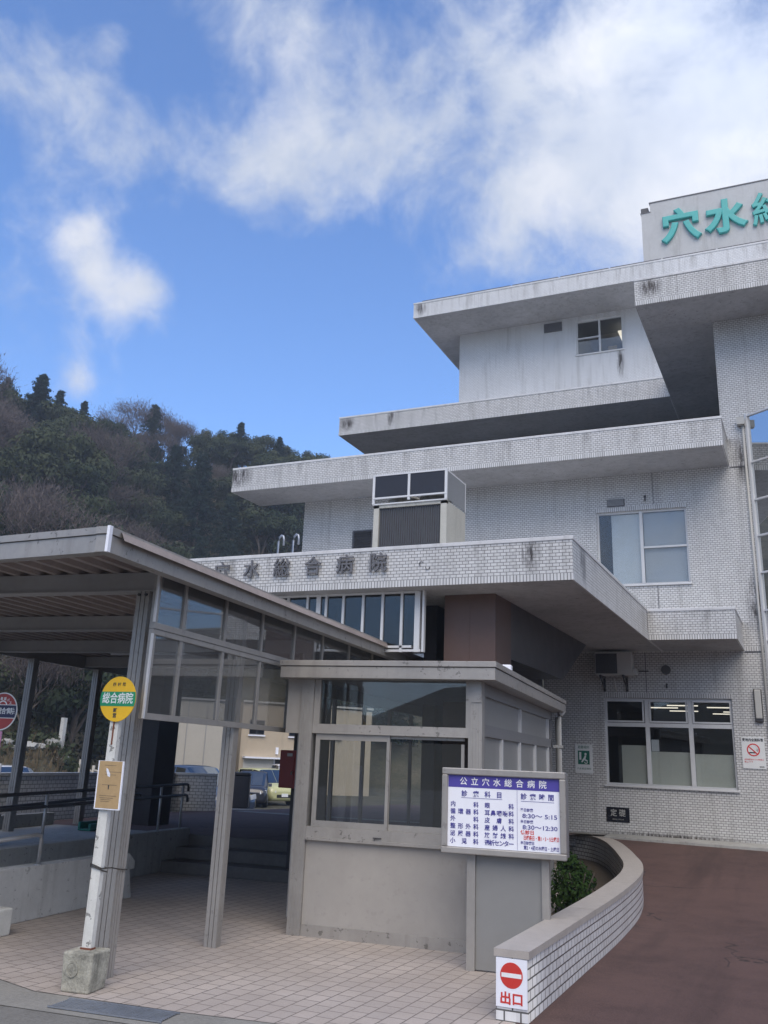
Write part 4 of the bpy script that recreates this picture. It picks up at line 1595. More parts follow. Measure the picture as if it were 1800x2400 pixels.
for k in range(9):
    b.prism([(-.15, .11 - k * .028), (.07, .11 - k * .028), (.07, .1115 - k * .028), (-.15, .1115 - k * .028)], .0005, .001)
b.build('print', 'lamp_cover', rs_)
b = MB(L)
b.box(ux - .12, ux + .22, vx + .08, vx + .3, 0, .22)
b.build('base_block', 'pole_white', rs_, bevel=.015)

# ------------------------------------------------------------------ low curved wall, its sign, planter
lw = thing('curved_wall', 'low curved wall of white tiles with granite coping sweeping beside the red driveway', 'wall', (-1.95, 6.52, 0))
path = [p for p in cv if p[1] >= 6.52]
path[0] = (-1.852, 6.52)


def offs(path, d):
    out = []
    for i, p in enumerate(path):
        a, c = path[max(i - 1, 0)], path[min(i + 1, len(path) - 1)]
        t = Vector((c[0] - a[0], c[1] - a[1])).normalized()
        out.append((p[0] - t.y * d, p[1] + t.x * d))
    return out


TW = .218
inn = offs(path, TW)
ZT = .378
b = MB()
sacc = 0
for i in range(len(path) - 1):
    a, c, ai, ci = path[i], path[i + 1], inn[i], inn[i + 1]
    d = math.hypot(c[0] - a[0], c[1] - a[1])
    z0 = -.05
    b.face([(a[0], a[1], z0), (c[0], c[1], z0), (c[0], c[1], ZT), (a[0], a[1], ZT)], uv=[(sacc, z0), (sacc + d, z0), (sacc + d, ZT), (sacc, ZT)], smooth=True)
    b.face([(ci[0], ci[1], z0), (ai[0], ai[1], z0), (ai[0], ai[1], ZT), (ci[0], ci[1], ZT)], uv=[(sacc + d, z0), (sacc, z0), (sacc, ZT), (sacc + d, ZT)], smooth=True)
    sacc += d
a, ai = path[0], inn[0]
b.face([(ai[0], ai[1], -.05), (a[0], a[1], -.05), (a[0], a[1], ZT), (ai[0], ai[1], ZT)], uv=[(0, -.05), (.218, -.05), (.218, ZT), (0, ZT)])
b.build('tiled_wall', 'wall_tile', lw)
b = MB()
o1, o2 = offs(path, -.012), offs(path, TW + .012)
o1[0] = (o1[0][0], o1[0][1] - .012)
o2[0] = (o2[0][0], o2[0][1] - .012)
for i in range(len(path) - 1):
    if i % 7 == 6:
        f = .985
    else:
        f = 1
    a, c, ai, ci = o1[i], o1[i + 1], o2[i], o2[i + 1]
    c = (a[0] + (c[0] - a[0]) * f, a[1] + (c[1] - a[1]) * f)
    ci = (ai[0] + (ci[0] - ai[0]) * f, ai[1] + (ci[1] - ai[1]) * f)
    b.face([(a[0], a[1], .425), (c[0], c[1], .425), (ci[0], ci[1], .425), (ai[0], ai[1], .425)])
    b.face([(a[0], a[1], .3785), (c[0], c[1], .3785), (c[0], c[1], .425), (a[0], a[1], .425)])
    b.face([(ci[0], ci[1], .3785), (ai[0], ai[1], .3785), (ai[0], ai[1], .425), (ci[0], ci[1], .425)])
    b.face([(a[0], a[1], .3785), (ai[0], ai[1], .3785), (ci[0], ci[1], .3785), (c[0], c[1], .3785)])
    b.face([(ai[0], ai[1], .3785), (a[0], a[1], .3785), (a[0], a[1], .425), (ai[0], ai[1], .425)])
    b.face([(c[0], c[1], .3785), (ci[0], ci[1], .3785), (ci[0], ci[1], .425), (c[0], c[1], .425)])
b.build('coping', 'granite', lw)

ne = thing('exit_sign', 'white exit sign with red no entry disc fixed to the end of the curved wall', 'sign', (-1.96, 6.5, .1))
F = Plane((-1.961, 6.508, .228), (1, 0, 0), (0, 0, 1))
MB(F).prism([(-.106, -.143), (.106, -.143), (.106, .145), (-.106, .145)], -.010, 0).build('board', 'sign_white', ne)
b = MB(F)
b.ring(0, .045, 0, .077, .0005, .0014, 48)
b.text('出口', F, 0, -.095, .076, h=.0006, ext=.0006, off=.03, width=.15)
b.build('symbol', 'sign_red', ne)
b = MB(F)
b.prism([(-.068, .032), (.068, .032), (.068, .058), (-.068, .058)], .0015, .0022)
b.build('bar', 'ink_white', ne)


def leaf_cloud(b, centre, rad, n, size, rng, squash=1.0, shell=.35, aspect=.55, droop=0.0):
    """many small leaf quads spread through an ellipsoid, denser towards its skin"""
    for _ in range(n):
        d = Vector((rng.gauss(0, 1), rng.gauss(0, 1), rng.gauss(0, 1))).normalized()
        rr = shell + (1 - shell) * rng.random() ** .6
        p = Vector(centre) + Vector((d.x * rad, d.y * rad, d.z * rad * squash)) * rr
        nrm = (d + Vector((rng.uniform(-.8, .8), rng.uniform(-.8, .8), rng.uniform(-.3, .9)))).normalized()
        t = nrm.cross(Vector((rng.uniform(-1, 1), rng.uniform(-1, 1), rng.uniform(-.4, .4) - droop))).normalized()
        w = nrm.cross(t)
        s = size * rng.uniform(.6, 1.3)
        t *= s
        w *= s * aspect
        b.face([p - t, p + w * .9, p + t, p - w], raw=True, uv=[(0, 0)] * 4)


rng = random.Random(3)
sh = thing('shrub', 'small dense green shrub growing behind the curved tiled wall', 'shrub', (-2.62, 11.3, 0))
b = MB()
for c_, r_, n_ in (((-2.70, 11.35, .38), .24, 800), ((-2.60, 11.2, .24), .22, 650), ((-2.76, 11.45, .52), .14, 380), ((-2.56, 11.4, .36), .14, 360), ((-2.80, 11.2, .20), .20, 450)):
    leaf_cloud(b, c_, r_, n_, .026, rng, .95)
b.build('foliage', 'shrub_leaf', sh)
b = MB()
for k in range(7):
    a = k * .9
    b.tube([(-2.62, 11.3, 0), (-2.62 + .08 * math.cos(a), 11.3 + .08 * math.sin(a), .2), (-2.62 + .2 * math.cos(a), 11.3 + .2 * math.sin(a), .45)], .008, 5)
b.build('stem', 'bark', sh)
b = MB()
pp = [(p[0] - .0, p[1]) for p in offs(path, TW - .02)] + [(-4.6, 18.3), (-3.5, 14.6), (-3.0, 12.2), (-2.7, 9.4), (-2.25, 9.0)]
b.face([(p[0], p[1], .012) for p in pp if p[1] >= 9.0])
struct(b.build('planting_bed', 'soil'))

# ------------------------------------------------------------------ ramp on the left
rw = thing('ramp_wall', 'low pale concrete ramp wall with sloping end beside the brick paving', 'wall', L(-6.18, 7.8, 0))
b = MB(L)
b.hexa([(-6.28, 4.6, 0), (-6.1, 4.6, 0), (-6.1, 9.86, 0), (-6.28, 9.86, 0), (-6.28, 4.6, .50), (-6.1, 4.6, .50), (-6.1, 9.72, .465), (-6.28, 9.72, .465)])
b.hexa([(-6.28, 9.72, .3), (-6.1, 9.72, .3), (-6.1, 9.86, 0.3), (-6.28, 9.86, .3), (-6.28, 9.72, .465), (-6.1, 9.72, .465), (-6.1, 9.86, .385), (-6.28, 9.86, .385)])
b.build('wall', 'concrete_pale', rw, bevel=.008)
rw2 = tag(None or (lambda: (lambda bb: bb.box(-7.18, -7.02, 4.6, 12.74, 0, .53).build('ramp_wall', 'concrete', at=L(-7.1, 8.6, 0), bevel=.01))(MB(L)))(), 'grey concrete inner ramp wall carrying the dark handrails', 'wall')
b = MB(L)
b.hexa([(-7.019, 4.6, .0), (-6.281, 4.6, .0), (-6.281, 9.8, .0), (-7.019, 9.8, .0), (-7.019, 4.6, .36), (-6.281, 4.6, .36), (-6.281, 9.8, .05), (-7.019, 9.8, .05)])
b.hexa([(-9.6, 4.6, .0), (-7.181, 4.6, .0), (-7.181, 12.74, .0), (-9.6, 12.74, .0), (-9.6, 4.6, .36), (-7.181, 4.6, .36), (-7.181, 12.74, .446), (-9.6, 12.74, .446)])
struct(b.build('ramp', 'concrete', bevel=.004))
b = MB(L)
b.box(-9.5, -9.36, 4.6, 12.7, .36, .62)
tag(b.build('ramp_wall', 'concrete', at=L(-9.43, 8, .36), bevel=.01), 'far concrete kerb of the ramp below the dark canopy posts', 'wall')


def handrail(label, u, pts_top, posts, drop, hook):
    t = thing('handrail', label, 'handrail', L(u, posts[0][0], posts[0][1]))
    b = MB(L)
    for dz in drop:
        pl_ = [(u, v, z - dz) for v, z in pts_top]
        e = pl_[-1]
        if hook:
            pl_ += [(u, e[1] + .06, e[2] - .01), (u, e[1] + .085, e[2] - .05), (u, e[1] + .085, e[2] - .10)]
        b.tube(pl_, .02, 8)
    b.build_parts('rail', 'steel_dark', t)
    for v, z0, z1 in posts:
        b = MB(L)
        b.tube([(u, v, z0), (u, v, z1)], .018, 8)
        b.build('post', 'steel_dark' if u < -7.5 else 'steel', t)
    return t


handrail('dark double handrail on the inner ramp wall ending in a hook by the steps', -7.1, [(4.7, .96), (8.6, 1.06), (12.62, 1.13)],
         [(5.0, .53, .97), (7.2, .53, 1.03), (9.45, .53, 1.08), (11.95, .53, 1.11), (12.55, .53, 1.13)], (0, .15), True)
handrail('lower dark handrail rising along the ramp under the canopy', -7.75, [(4.7, .72), (9.0, .86), (12.4, .97)],
         [(6.0, .36, .76), (9.1, .40, .86), (11.6, .43, .94)], (0,), True)
t = thing('handrail', 'short bright metal handrail stub with elbow standing on the low ramp wall', 'handrail', L(-6.2, 8.3, .48))
b = MB(L)
b.tube([(-6.2, 8.26, .47), (-6.2, 8.26, .70), (-6.2, 8.24, .735), (-6.2, 8.19, .75), (-6.2, 7.6, .73)], .02, 10)
b.build('rail', 'steel', t)
b = MB(L)
b.tube([(-6.2, 8.26, .468), (-6.2, 8.26, .478)], .04, 12)
b.build('foot_plate', 'steel', t)
b = MB(L)
for _ in range(1):
    rg = random.Random(12)
    leaf_cloud(b, (0, 0, 0), .01, 1, .01, rg)
b = MB()
rg = random.Random(12)
c_ = L(-8.2, 9.55, .68)
leaf_cloud(b, tuple(c_), .34, 900, .035, rg, .8)
leaf_cloud(b, tuple(L(-8.45, 9.25, .62)), .33, 700, .035, rg, .8)
tag(b.build('shrub', 'shrub_leaf', at=L(-8.3, 9.4, .4)), 'rounded green bush behind the ramp handrails by the red bus stop sign', 'shrub')
b = MB(L)
b.box(-8.50, -8.28, 12.1, 12.72, .445, .47)
b.box(-8.50, -8.46, 12.1, 12.72, .471, .56)
b.box(-8.32, -8.28, 12.1, 12.72, .471, .54)
tag(b.build('plastic_tray', 'green_plastic', at=L(-8.4, 12.4, .445), bevel=.006), 'green plastic tray lying by the brick wall behind the ramp', 'tray')

# fire hydrant cabinet on the dark pillar
fh = thing('hydrant_cabinet', 'dark red fire hydrant cabinet on the dark pillar between canopy post and booth', 'cabinet', (-6.45, 11.5, 1.2))
b = MB()
b.box(-6.70, -6.41, 11.36, 11.575, 1.17, 1.66)
b.build('casing', 'hydrant_red', fh, bevel=.012)
b = MB()
b.box(-6.64, -6.47, 11.352, 11.36, 1.22, 1.56)
b.build('door', 'hydrant_red', fh)
b = MB()
b.tube([(-6.49, 11.352, 1.38), (-6.49, 11.335, 1.38), (-6.49, 11.335, 1.34)], .01)
b.box(-6.58, -6.50, 11.348, 11.352, 1.58, 1.62)
b.build('handle', 'steel', fh)

# ------------------------------------------------------------------ court wall, bin
bw = thing('court_wall', 'white tiled boundary wall with pale coping behind the ramp and steps', 'wall', (-11.6, 14, .4))
wp = [(-10.9, 6.0), (-11.25, 10.0), (-11.7, 14.0), (-12.02, 16.20), (-11.33, 16.74)]
b, c2 = MB(), MB()
for (xa, ya), (xb, yb) in zip(wp, wp[1:]):
    d = Vector((xb - xa, yb - ya, 0)).normalized()
    nn = Vector((-d.y, d.x, 0)) * .17
    b.hexa([(xa, ya, .2), (xb, yb, .2), (xb + nn.x, yb + nn.y, .2), (xa + nn.x, ya + nn.y, .2), (xa, ya, 1.12), (xb, yb, 1.12), (xb + nn.x, yb + nn.y, 1.12), (xa + nn.x, ya + nn.y, 1.12)])
    n2 = nn.normalized() * .02
    c2.hexa([(xa - n2.x, ya - n2.y, 1.121), (xb - n2.x, yb - n2.y, 1.121), (xb + nn.x + n2.x, yb + nn.y + n2.y, 1.121), (xa + nn.x + n2.x, ya + nn.y + n2.y, 1.121),
             (xa - n2.x, ya - n2.y, 1.165), (xb - n2.x, yb - n2.y, 1.165), (xb + nn.x + n2.x, yb + nn.y + n2.y, 1.165), (xa + nn.x + n2.x, ya + nn.y + n2.y, 1.165)])
b.build('tiled_wall', 'court_tile', bw)
c2.build('coping', 'coping_metal', bw)
tb = thing('storage_bin', 'tall dark grey storage bin beside the end of the white tiled boundary wall', 'bin', (-11.62, 18.15, .44))
b = MB()
b.hexa([(-11.80, 17.98, .44), (-11.46, 18.2, .44), (-11.62, 18.5, .44), (-11.96, 18.28, .44), (-11.80, 17.98, 1.12), (-11.46, 18.2, 1.12), (-11.62, 18.5, 1.12), (-11.96, 18.28, 1.12)])
b.build('body', 'alu_dark', tb, bevel=.03)
b = MB()
b.hexa([(-11.82, 17.95, 1.121), (-11.43, 18.2, 1.121), (-11.6, 18.53, 1.121), (-11.99, 18.28, 1.121), (-11.80, 17.99, 1.19), (-11.47, 18.2, 1.19), (-11.63, 18.49, 1.19), (-11.95, 18.28, 1.19)])
b.build('lid', 'steel_dark', tb, bevel=.02)


# ------------------------------------------------------------------ cars
def car(name, label, at, ang, Lc, Wc, Hc, kind, paint_mat, plate='ink_white'):
    root = thing(name, label, 'car', at)
    ca, sa = math.cos(ang), math.sin(ang)
    T = lambda x, y, z: Vector(at) + Vector((x * ca - y * sa, x * sa + y * ca, z))
    hw = Wc / 2
    f = Lc / 2
    belt = Hc * .56
    # stations: x, half width, underside, belt height, roof half width, roof height
    if kind == 'kei':
        st = [(f, .80, .34, .58, .62, .62), (f - .06, .93, .22, .72, .70, .80), (f - .45, 1, .20, .86, .74, .93), (f - .80, 1, .20, belt, .74, belt + .06), (f - 1.45, 1, .20, belt + .02, .80, Hc - .05),
              (0, 1, .2, belt + .03, .82, Hc), (-f + .5, 1, .2, belt + .04, .80, Hc - .03), (-f + .12, .98, .22, belt, .76, Hc - .2), (-f, .92, .3, belt - .15, .7, belt)]
    else:
        st = [(f, .78, .34, .52, .60, .56), (f - .08, .92, .20, .66, .70, .72), (f - .6, 1, .18, .78, .74, .83), (f - 1.05, 1, .18, belt, .74, belt + .05), (f - 1.85, 1, .18, belt + .02, .78, Hc - .04),
              (-.1, 1, .18, belt + .03, .80, Hc), (-f + 1.2, 1, .18, belt + .04, .78, Hc - .05), (-f + .35, .98, .2, belt + .02, .72, belt + .12), (-f, .9, .3, belt - .12, .66, belt - .02)]
    rings = []
    for x, wf, zb, zl, wr, zr in st:
        w = hw * wf
        r_ = hw * wr
        half = [(0, zb), (w * .86, zb), (w * .97, zb + .12), (w, (zb + zl) / 2), (w * .96, zl), (r_, zr - .04), (r_ * .8, zr), (0, zr + .012)]
        rings.append([T(x, y, z) for y, z in half] + [T(x, -y, z) for y, z in reversed(half[1:-1])])
    b = MB()
    n = len(rings[0])
    for i in range(len(rings) - 1):
        for k in range(n):
            b.face([rings[i][k], rings[i][(k + 1) % n], rings[i + 1][(k + 1) % n], rings[i + 1][k]], raw=True, smooth=True)
    b.face(list(reversed(rings[0])), raw=True)
    b.face(list(rings[-1]), raw=True)
    b.build('body', paint_mat, root)

    def pane(i, k, ins=.1, o=.008):
        q = [rings[i][k], rings[i][(k + 1) % n], rings[i + 1][(k + 1) % n], rings[i + 1][k]]
        c = sum(q, Vector()) / 4
        nn = (q[1] - q[0]).cross(q[3] - q[0]).normalized()
        ctr = sum((sum(r_, Vector()) / n for r_ in rings), Vector()) / len(rings)
        if nn.dot(c - ctr) < 0:
            nn = -nn
        return [p + (c - p) * ins + nn * o for p in q]
    wb = MB()
    for i in range(4, len(rings) - 3 + (1 if kind == 'kei' else 0)):
        for k in (4, n - 5):
            wb.face(pane(i, k, .08), raw=True)
    wb.build('window', 'car_glass', root)
    ws = MB()
    for k in (5, 6, n - 7, n - 6):
        ws.face(pane(3, k, .03, .01), raw=True)
    for k in (4, n - 5):
        ws.face(pane(3, k, .2, .008), raw=True)
    ws.build('windscreen', 'car_glass', root)
    for xx in (f - .78, -f + .72):
        for sgn in (1, -1):
            b = MB()
            r_ = .29
            b.tube([T(xx, sgn * (hw - .19), r_), T(xx, sgn * (hw + .005), r_)], r_, 20)
            w_ = b.build('wheel', 'rubber', root)
            b = MB()
            b.tube([T(xx, sgn * (hw + .006), r_), T(xx, sgn * (hw + .014), r_)], .19, 16)
            b.build('rim', 'steel', w_)
    for sgn in (1, -1):
        b = MB()
        y0_ = sgn * hw * .55
        y1_ = sgn * hw * .92
        b.hexa([T(f - .20, y0_, .60), T(f - .02, y0_, .60), T(f - .12, y1_, .62), T(f - .45, y1_, .62), T(f - .26, y0_, .75), T(f - .06, y0_, .73), T(f - .16, y1_, .77), T(f - .5, y1_, .77)]) if False else None
        P_ = [T(f + .012, y0_, .58), T(f - .07, y1_, .62), T(f - .10, y1_, .76), T(f - .035, y0_, .72)]
        b.face(P_, raw=True)
        b.face([p - T(.03, 0, 0) + T(0, 0, 0) for p in reversed(P_)], raw=True)
        b.build('headlight', 'alu', root)
        b = MB()
        xm = f - (1.0 if kind == 'kei' else 1.3)
        ym = sgn * (hw + .07)
        b.hexa([T(xm - .06, ym - .08, belt + .03), T(xm + .06, ym - .08, belt + .03), T(xm + .06, ym + .08, belt + .03), T(xm - .06, ym + .08, belt + .03), T(xm - .06, ym - .08, belt + .17), T(xm + .04, ym - .08, belt + .17), T(xm + .04, ym + .08, belt + .17), T(xm - .06, ym + .08, belt + .17)])
        b.build('mirror', paint_mat, root, bevel=.02)
    b = MB()
    b.hexa([T(f - .02, -hw * .5, .36), T(f + .012, -hw * .5, .36), T(f + .012, hw * .5, .36), T(f - .02, hw * .5, .36), T(f - .03, -hw * .5, .50), T(f + .006, -hw * .5, .50), T(f + .006, hw * .5, .50), T(f - .03, hw * .5, .50)])
    b.build('grille', 'rubber', root)
    b = MB()
    b.hexa([T(f + .01, -.17, .40), T(f + .022, -.17, .40), T(f + .022, .17, .40), T(f + .01, .17, .40), T(f + .006, -.17, .55), T(f + .018, -.17, .55), T(f + .018, .17, .55), T(f + .006, .17, .55)])
    b.build('number_plate', plate, root)
    return root


def polar(px_dir, D):
    """point at ground distance D along a horizontal bearing (x, y)"""
    v = Vector((px_dir[0], px_dir[1])).normalized() * D
    return (v.x, v.y, terrain(v.x, v.y))


paint('plate_yellow', (.62, .52, .06), .5, .05, 4)
car('parked_car', 'small black car with yellow number plate parked nose out by the storage bin', polar((-.5300, .848), 45.0), R(-60), 3.4, 1.48, 1.52, 'kei', 'car_black', 'plate_yellow')
car('parked_car', 'pale lime green hatchback parked just behind the small black car', polar((-.5195, .8545), 47.5), R(-30), 4.0, 1.68, 1.62, 'kei', 'car_lime')
car('parked_car', 'dark blue saloon whose roof shows above the white boundary wall', polar((-.5802, .8145), 32), R(-12), 4.4, 1.7, 1.54, 'saloon', 'car_navy')
car('parked_car', 'white car half hidden by the hydrant pillar near the dark garage opening', polar((-.499, .8666), 53), R(-50), 4.2, 1.7, 1.8, 'kei', 'car_white')
car('parked_car', 'white car behind the boundary wall under the grassy embankment', polar((-.716, .698), 33.5), R(-20), 4.3, 1.7, 1.42, 'saloon', 'car_white')

# ------------------------------------------------------------------ buildings beyond
tbd = Vector((-16.2, 25.2)).normalized()
ta = math.atan2(tbd.y, tbd.x)
O = Vector((tbd.x * 58, tbd.y * 58, -.75))
FT = Plane(O, Vector((math.cos(ta - R(72)), math.sin(ta - R(72)), 0)), (0, 0, 1))   # a to the right, b up, normal towards the camera side
if FT.n.dot(Vector((tbd.x, tbd.y, 0))) > 0:
    pass
sgnn = -1 if FT.n.dot(Vector((tbd.x, tbd.y, 0))) > 0 else 1
tan = thing('tan_building', 'two storey tan rendered building with garage openings beyond the car park', 'building', tuple(O))
b = MB(FT)
zs0 = sorted((0, 8 * -sgnn))
b.prism([(-.2, 0), (8.5, 0), (8.5, 5.2), (-.2, 5.3)], zs0[0], zs0[1])
b.build('wall', 'tan_wall', tan)


def onf(b, a0, a1, c0, c1, h0=.0, h1=.03):
    h = sorted((h0 * sgnn, h1 * sgnn))
    return b.prism([(a0, c0), (a1, c0), (a1, c1), (a0, c1)], h[0], h[1])


for a0 in (.28, 2.85, 5.4):
    w_ = onf(MB(FT), a0, a0 + .95, 3.45, 4.3, .002, .05).build('window', 'alu_dark', tan)
    onf(MB(FT), a0 + .03, a0 + .46, 3.49, 4.25, .051, .06).build('pane', 'glass_dark', w_)
    onf(MB(FT), a0 + .49, a0 + .92, 3.49, 4.25, .051, .06).build('pane', 'glass_dark', w_)
    onf(MB(FT), a0 - .06, a0 + 1.01, 3.35, 3.43, .002, .12).build('sill', 'sign_white', w_)
onf(MB(FT), .05, 1.95, .05, 2.06, .002, .03).build('shutter', 'shutter_white', tan)
onf(MB(FT), 2.05, 3.35, .05, 2.03, .002, .02).build('garage_opening', 'dark_interior', tan)
b = MB(FT)
onf(b, -.02, 3.5, 2.062, 2.16, .002, .5)
onf(b, 1.955, 2.045, .05, 2.06, .002, .09)
b.build('canopy_strip', 'sign_white', tan)
onf(MB(FT), 2.05, 2.2, 2.35, 2.75, .002, .14).build('wall_lamp', 'sign_white', tan)
onf(MB(FT), -.25, 8.55, 5.305, 5.42, -.1, .12).build('roof_edge', 'grey_wall', tan)
gd = Vector((-17.9, 24.3)).normalized()
O2 = Vector((gd.x * 55, gd.y * 55, -.75))
FG = Plane(O2, Vector((math.cos(ta - R(76)), math.sin(ta - R(76)), 0)), (0, 0, 1))
sg2 = -1 if FG.n.dot(Vector((gd.x, gd.y, 0))) > 0 else 1
gr = thing('grey_building', 'plain grey beige block with vertical panel seams beside the tan building', 'building', tuple(O2))
h = sorted((0, 5 * -sg2))
MB(FG).prism([(-3.6, 0), (2.5, 0), (2.5, 5.15), (-3.6, 5.15)], h[0], h[1]).build('wall', 'grey_wall', gr)
b = MB(FG)
for a in (-2.1, -.95, .2, 1.3):
    hh = sorted((.002 * sg2, .02 * sg2))
    b.prism([(a, 0), (a + .05, 0), (a + .05, 5.1), (a, 5.1)], hh[0], hh[1])
b.build_parts('panel_seam', 'beam_metal', gr)
b = MB(FG)
hh = sorted((-.1 * sg2, .1 * sg2))
b.prism([(-3.65, 5.151), (2.55, 5.151), (2.55, 5.26), (-3.65, 5.26)], hh[0], hh[1])
b.build('roof_edge', 'beam_metal', gr)

# post, rail fence and rocks on the embankment
def on_hill(az, r_):
    x, y = r_ * math.sin(R(az)), r_ * math.cos(R(az))
    return Vector((x, y, terrain(x, y)))


p = on_hill(-43.1, 46)
b = MB()
b.box(p.x - .1, p.x + .1, p.y - .1, p.y + .1, p.z - .3, p.z + 1.45)
tag(b.build('boundary_post', 'concrete_pale', at=p), 'single pale concrete post standing on top of the embankment', 'post')
fn = thing('rail_fence', 'weathered pale wooden rail fence on the embankment behind the yellow bus stop sign', 'fence', tuple(on_hill(-41, 46)))
prev = None
for k in range(5):
    q = on_hill(-41.9 + k * .75, 45.5 - k * .5)
    b = MB()
    b.tube([tuple(q + Vector((0, 0, -.2))), tuple(q + Vector((0, 0, 1.5)))], .07, 6)
    b.build('post', 'wood_pale', fn)
    if prev:
        b = MB()
        for z in (.5, .85, 1.2):
            b.tube([tuple(prev + Vector((0, 0, z + .1))), tuple(q + Vector((0, 0, z)))], .05, 6)
        b.build('rail', 'wood_pale', fn)
    prev = q
rr = random.Random(5)
for k in range(7):
    q = on_hill(-46 + k * .62, 45.3 + rr.uniform(-.4, .6))
    bm = bmesh.new()
    bmesh.ops.create_icosphere(bm, subdivisions=2, radius=.2 + .2 * rr.random())
    for v in bm.verts:
        v.co *= 1 + rr.uniform(-.22, .22)
        v.co.z *= .6
    me = bpy.data.meshes.new('rock')
    bm.to_mesh(me)
    bm.free()
    me.materials.append(MATS['concrete'])
    o = bpy.data.objects.new('rock', me)
    o.location = q + Vector((0, 0, .08))
    col.objects.link(o)
    tag(o, 'weathered grey rock lying along the top of the embankment', 'rock', 'rocks along the embankment')

# ------------------------------------------------------------------ drain grating
dg = thing('drain_grating', 'galvanised steel drain grating set in the concrete apron by the concrete block', 'grating', (-4.2, 5.35, .0))
gx, gy = Vector((.795, .1, 0)).normalized(), Vector((-.1, .795, 0)).normalized()
FGr = Plane((-4.62, 5.17, .004), gx, gy)
b = MB(FGr)
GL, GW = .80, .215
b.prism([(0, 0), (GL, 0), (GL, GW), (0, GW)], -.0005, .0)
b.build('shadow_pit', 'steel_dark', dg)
b = MB(FGr)
for k in range(9):
    y = k * GW / 8.4
    b.prism([(0, y), (GL, y), (GL, y + .009), (0, y + .009)], .0002, .008)
for k in range(25):
    a = k * GL / 24.5
    b.prism([(a, .0), (a + .004, .0), (a + .004, GW), (a, GW)], .0001, .006)
b.prism([(-.012, -.012), (GL + .012, -.012), (GL + .012, 0), (-.012, 0)], .0002, .009)
b.prism([(-.012, GW), (GL + .012, GW), (GL + .012, GW + .012), (-.012, GW + .012)], .0002, .009)
b.build('bars', 'galv', dg)

# ------------------------------------------------------------------ trees of the hillside
def limb(b, p, d, ln, r0, lvl, rng, tips, n=5):
    pts = [p]
    for k in range(3):
        d = (d + Vector((rng.uniform(-.22, .22), rng.uniform(-.22, .22), rng.uniform(-.08, .2)))).normalized()
        p = p + d * ln / 3
        pts.append(p)
    b.tube([tuple(q) for q in pts], r0, n, cap=False, r1=r0 * .55)
    if lvl == 0:
        tips.append((p, d))
        return
    for k in range(3 if lvl > 1 else 3):
        nd = (d + Vector((rng.uniform(-.95, .95), rng.uniform(-.95, .95), rng.uniform(-.15, .55)))).normalized()
        limb(b, pts[rng.choice((2, 3, 3))], nd, ln * .68, r0 * .5, lvl - 1, rng, tips, 4)


def tree_proto(kind, seed):
    rng = random.Random(seed)
    b, lf = MB(), MB()
    if kind == 'conifer':
        H = rng.uniform(6.2, 7.6)
        b.tube([(0, 0, -.6), (0, 0, H * .5), (.05, .05, H)], .18, 6, r1=.03)
        z = H * .16
        while z < H * .985:
            t = 1 - z / H
            R0 = (.06 + 3.1 * t ** .8) * rng.uniform(.85, 1.1)
            m_ = 5 if t > .5 else 4
            a0 = rng.uniform(0, 6.28)
            for k in range(m_):
                a = a0 + k * 6.283 / m_ + rng.uniform(-.4, .4)
                R1 = R0 * rng.uniform(.6, 1.1)
                for j in range(9):
                    s = (j + rng.random()) / 9
                    rad = R1 * s
                    pz = z - rad * .22 + rng.uniform(-.12, .15)
                    c = (rad * math.cos(a) + rng.uniform(-.12, .12), rad * math.sin(a) + rng.uniform(-.12, .12), pz)
                    leaf_cloud(lf, c, .26, 14, .12, rng, .55, .0, .45, .5)
            z += H * .042
    elif kind == 'evergreen':
        H = rng.uniform(6, 7.5)
        tips = []
        for k in range(3):
            limb(b, Vector((rng.uniform(-.2, .2), rng.uniform(-.2, .2), -.6)), Vector((rng.uniform(-.3, .3), rng.uniform(-.3, .3), 1)), H * .42, .17, 1, rng, tips)
        for p, d in tips:
            leaf_cloud(lf, tuple(p + Vector((0, 0, .2))), rng.uniform(1.0, 1.5), 300, .16, rng, .72, .35, .55)
        for k in range(6):
            a = rng.uniform(0, 6.28)
            leaf_cloud(lf, (1.7 * math.cos(a), 1.7 * math.sin(a), H * rng.uniform(.2, .66)), rng.uniform(.9, 1.4), 270, .16, rng, .7, .3, .55)
    else:
        H = rng.uniform(6.5, 8)
        tips = []
        for k in range(2):
            limb(b, Vector((rng.uniform(-.25, .25), rng.uniform(-.25, .25), -.6)), Vector((rng.uniform(-.3, .3), rng.uniform(-.3, .3), 1)), H * .40, .13, 3, rng, tips)
        for p, d in tips:
            for k in range(80):
                q = p + Vector((rng.gauss(0, .6), rng.gauss(0, .6), rng.gauss(.0, .45)))
                e = (d + Vector((rng.uniform(-.9, .9), rng.uniform(-.9, .9), rng.uniform(-.2, .8)))).normalized()
                s = rng.uniform(.22, .55)
                w = e.cross(Vector((rng.uniform(-1, 1), rng.uniform(-1, 1), .3))).normalized() * .026
                lf.face([q - w, q + w, q + e * s], raw=True, uv=[(0, 0)] * 3)
    return b, lf


KINDS = {'conifer': ('conifer_tree', 'conifer_green', 'dark pointed conifer standing in the wood on the hillside', 'conifers of the hillside wood'),
         'evergreen': ('evergreen_tree', 'evergreen', 'rounded dark green broadleaf tree in the hillside wood', 'evergreen trees of the hillside wood'),
         'bare': ('bare_tree', 'twigs', 'leafless grey brown tree with fine twigs in the hillside wood', 'bare trees of the hillside wood')}
protos = {}
used = set()
for kd in KINDS:
    protos[kd] = []
    for sd_ in range(4):
        b, lf = tree_proto(kd, sd_ * 17 + 5)
        nm, mat_, lab, grp = KINDS[kd]
        t = thing(nm, lab, 'tree', (0, 0, 0), grp)
        b.build('trunk', 'bark', t)
        lf.build('crown', mat_, t)
        protos[kd].append(t)


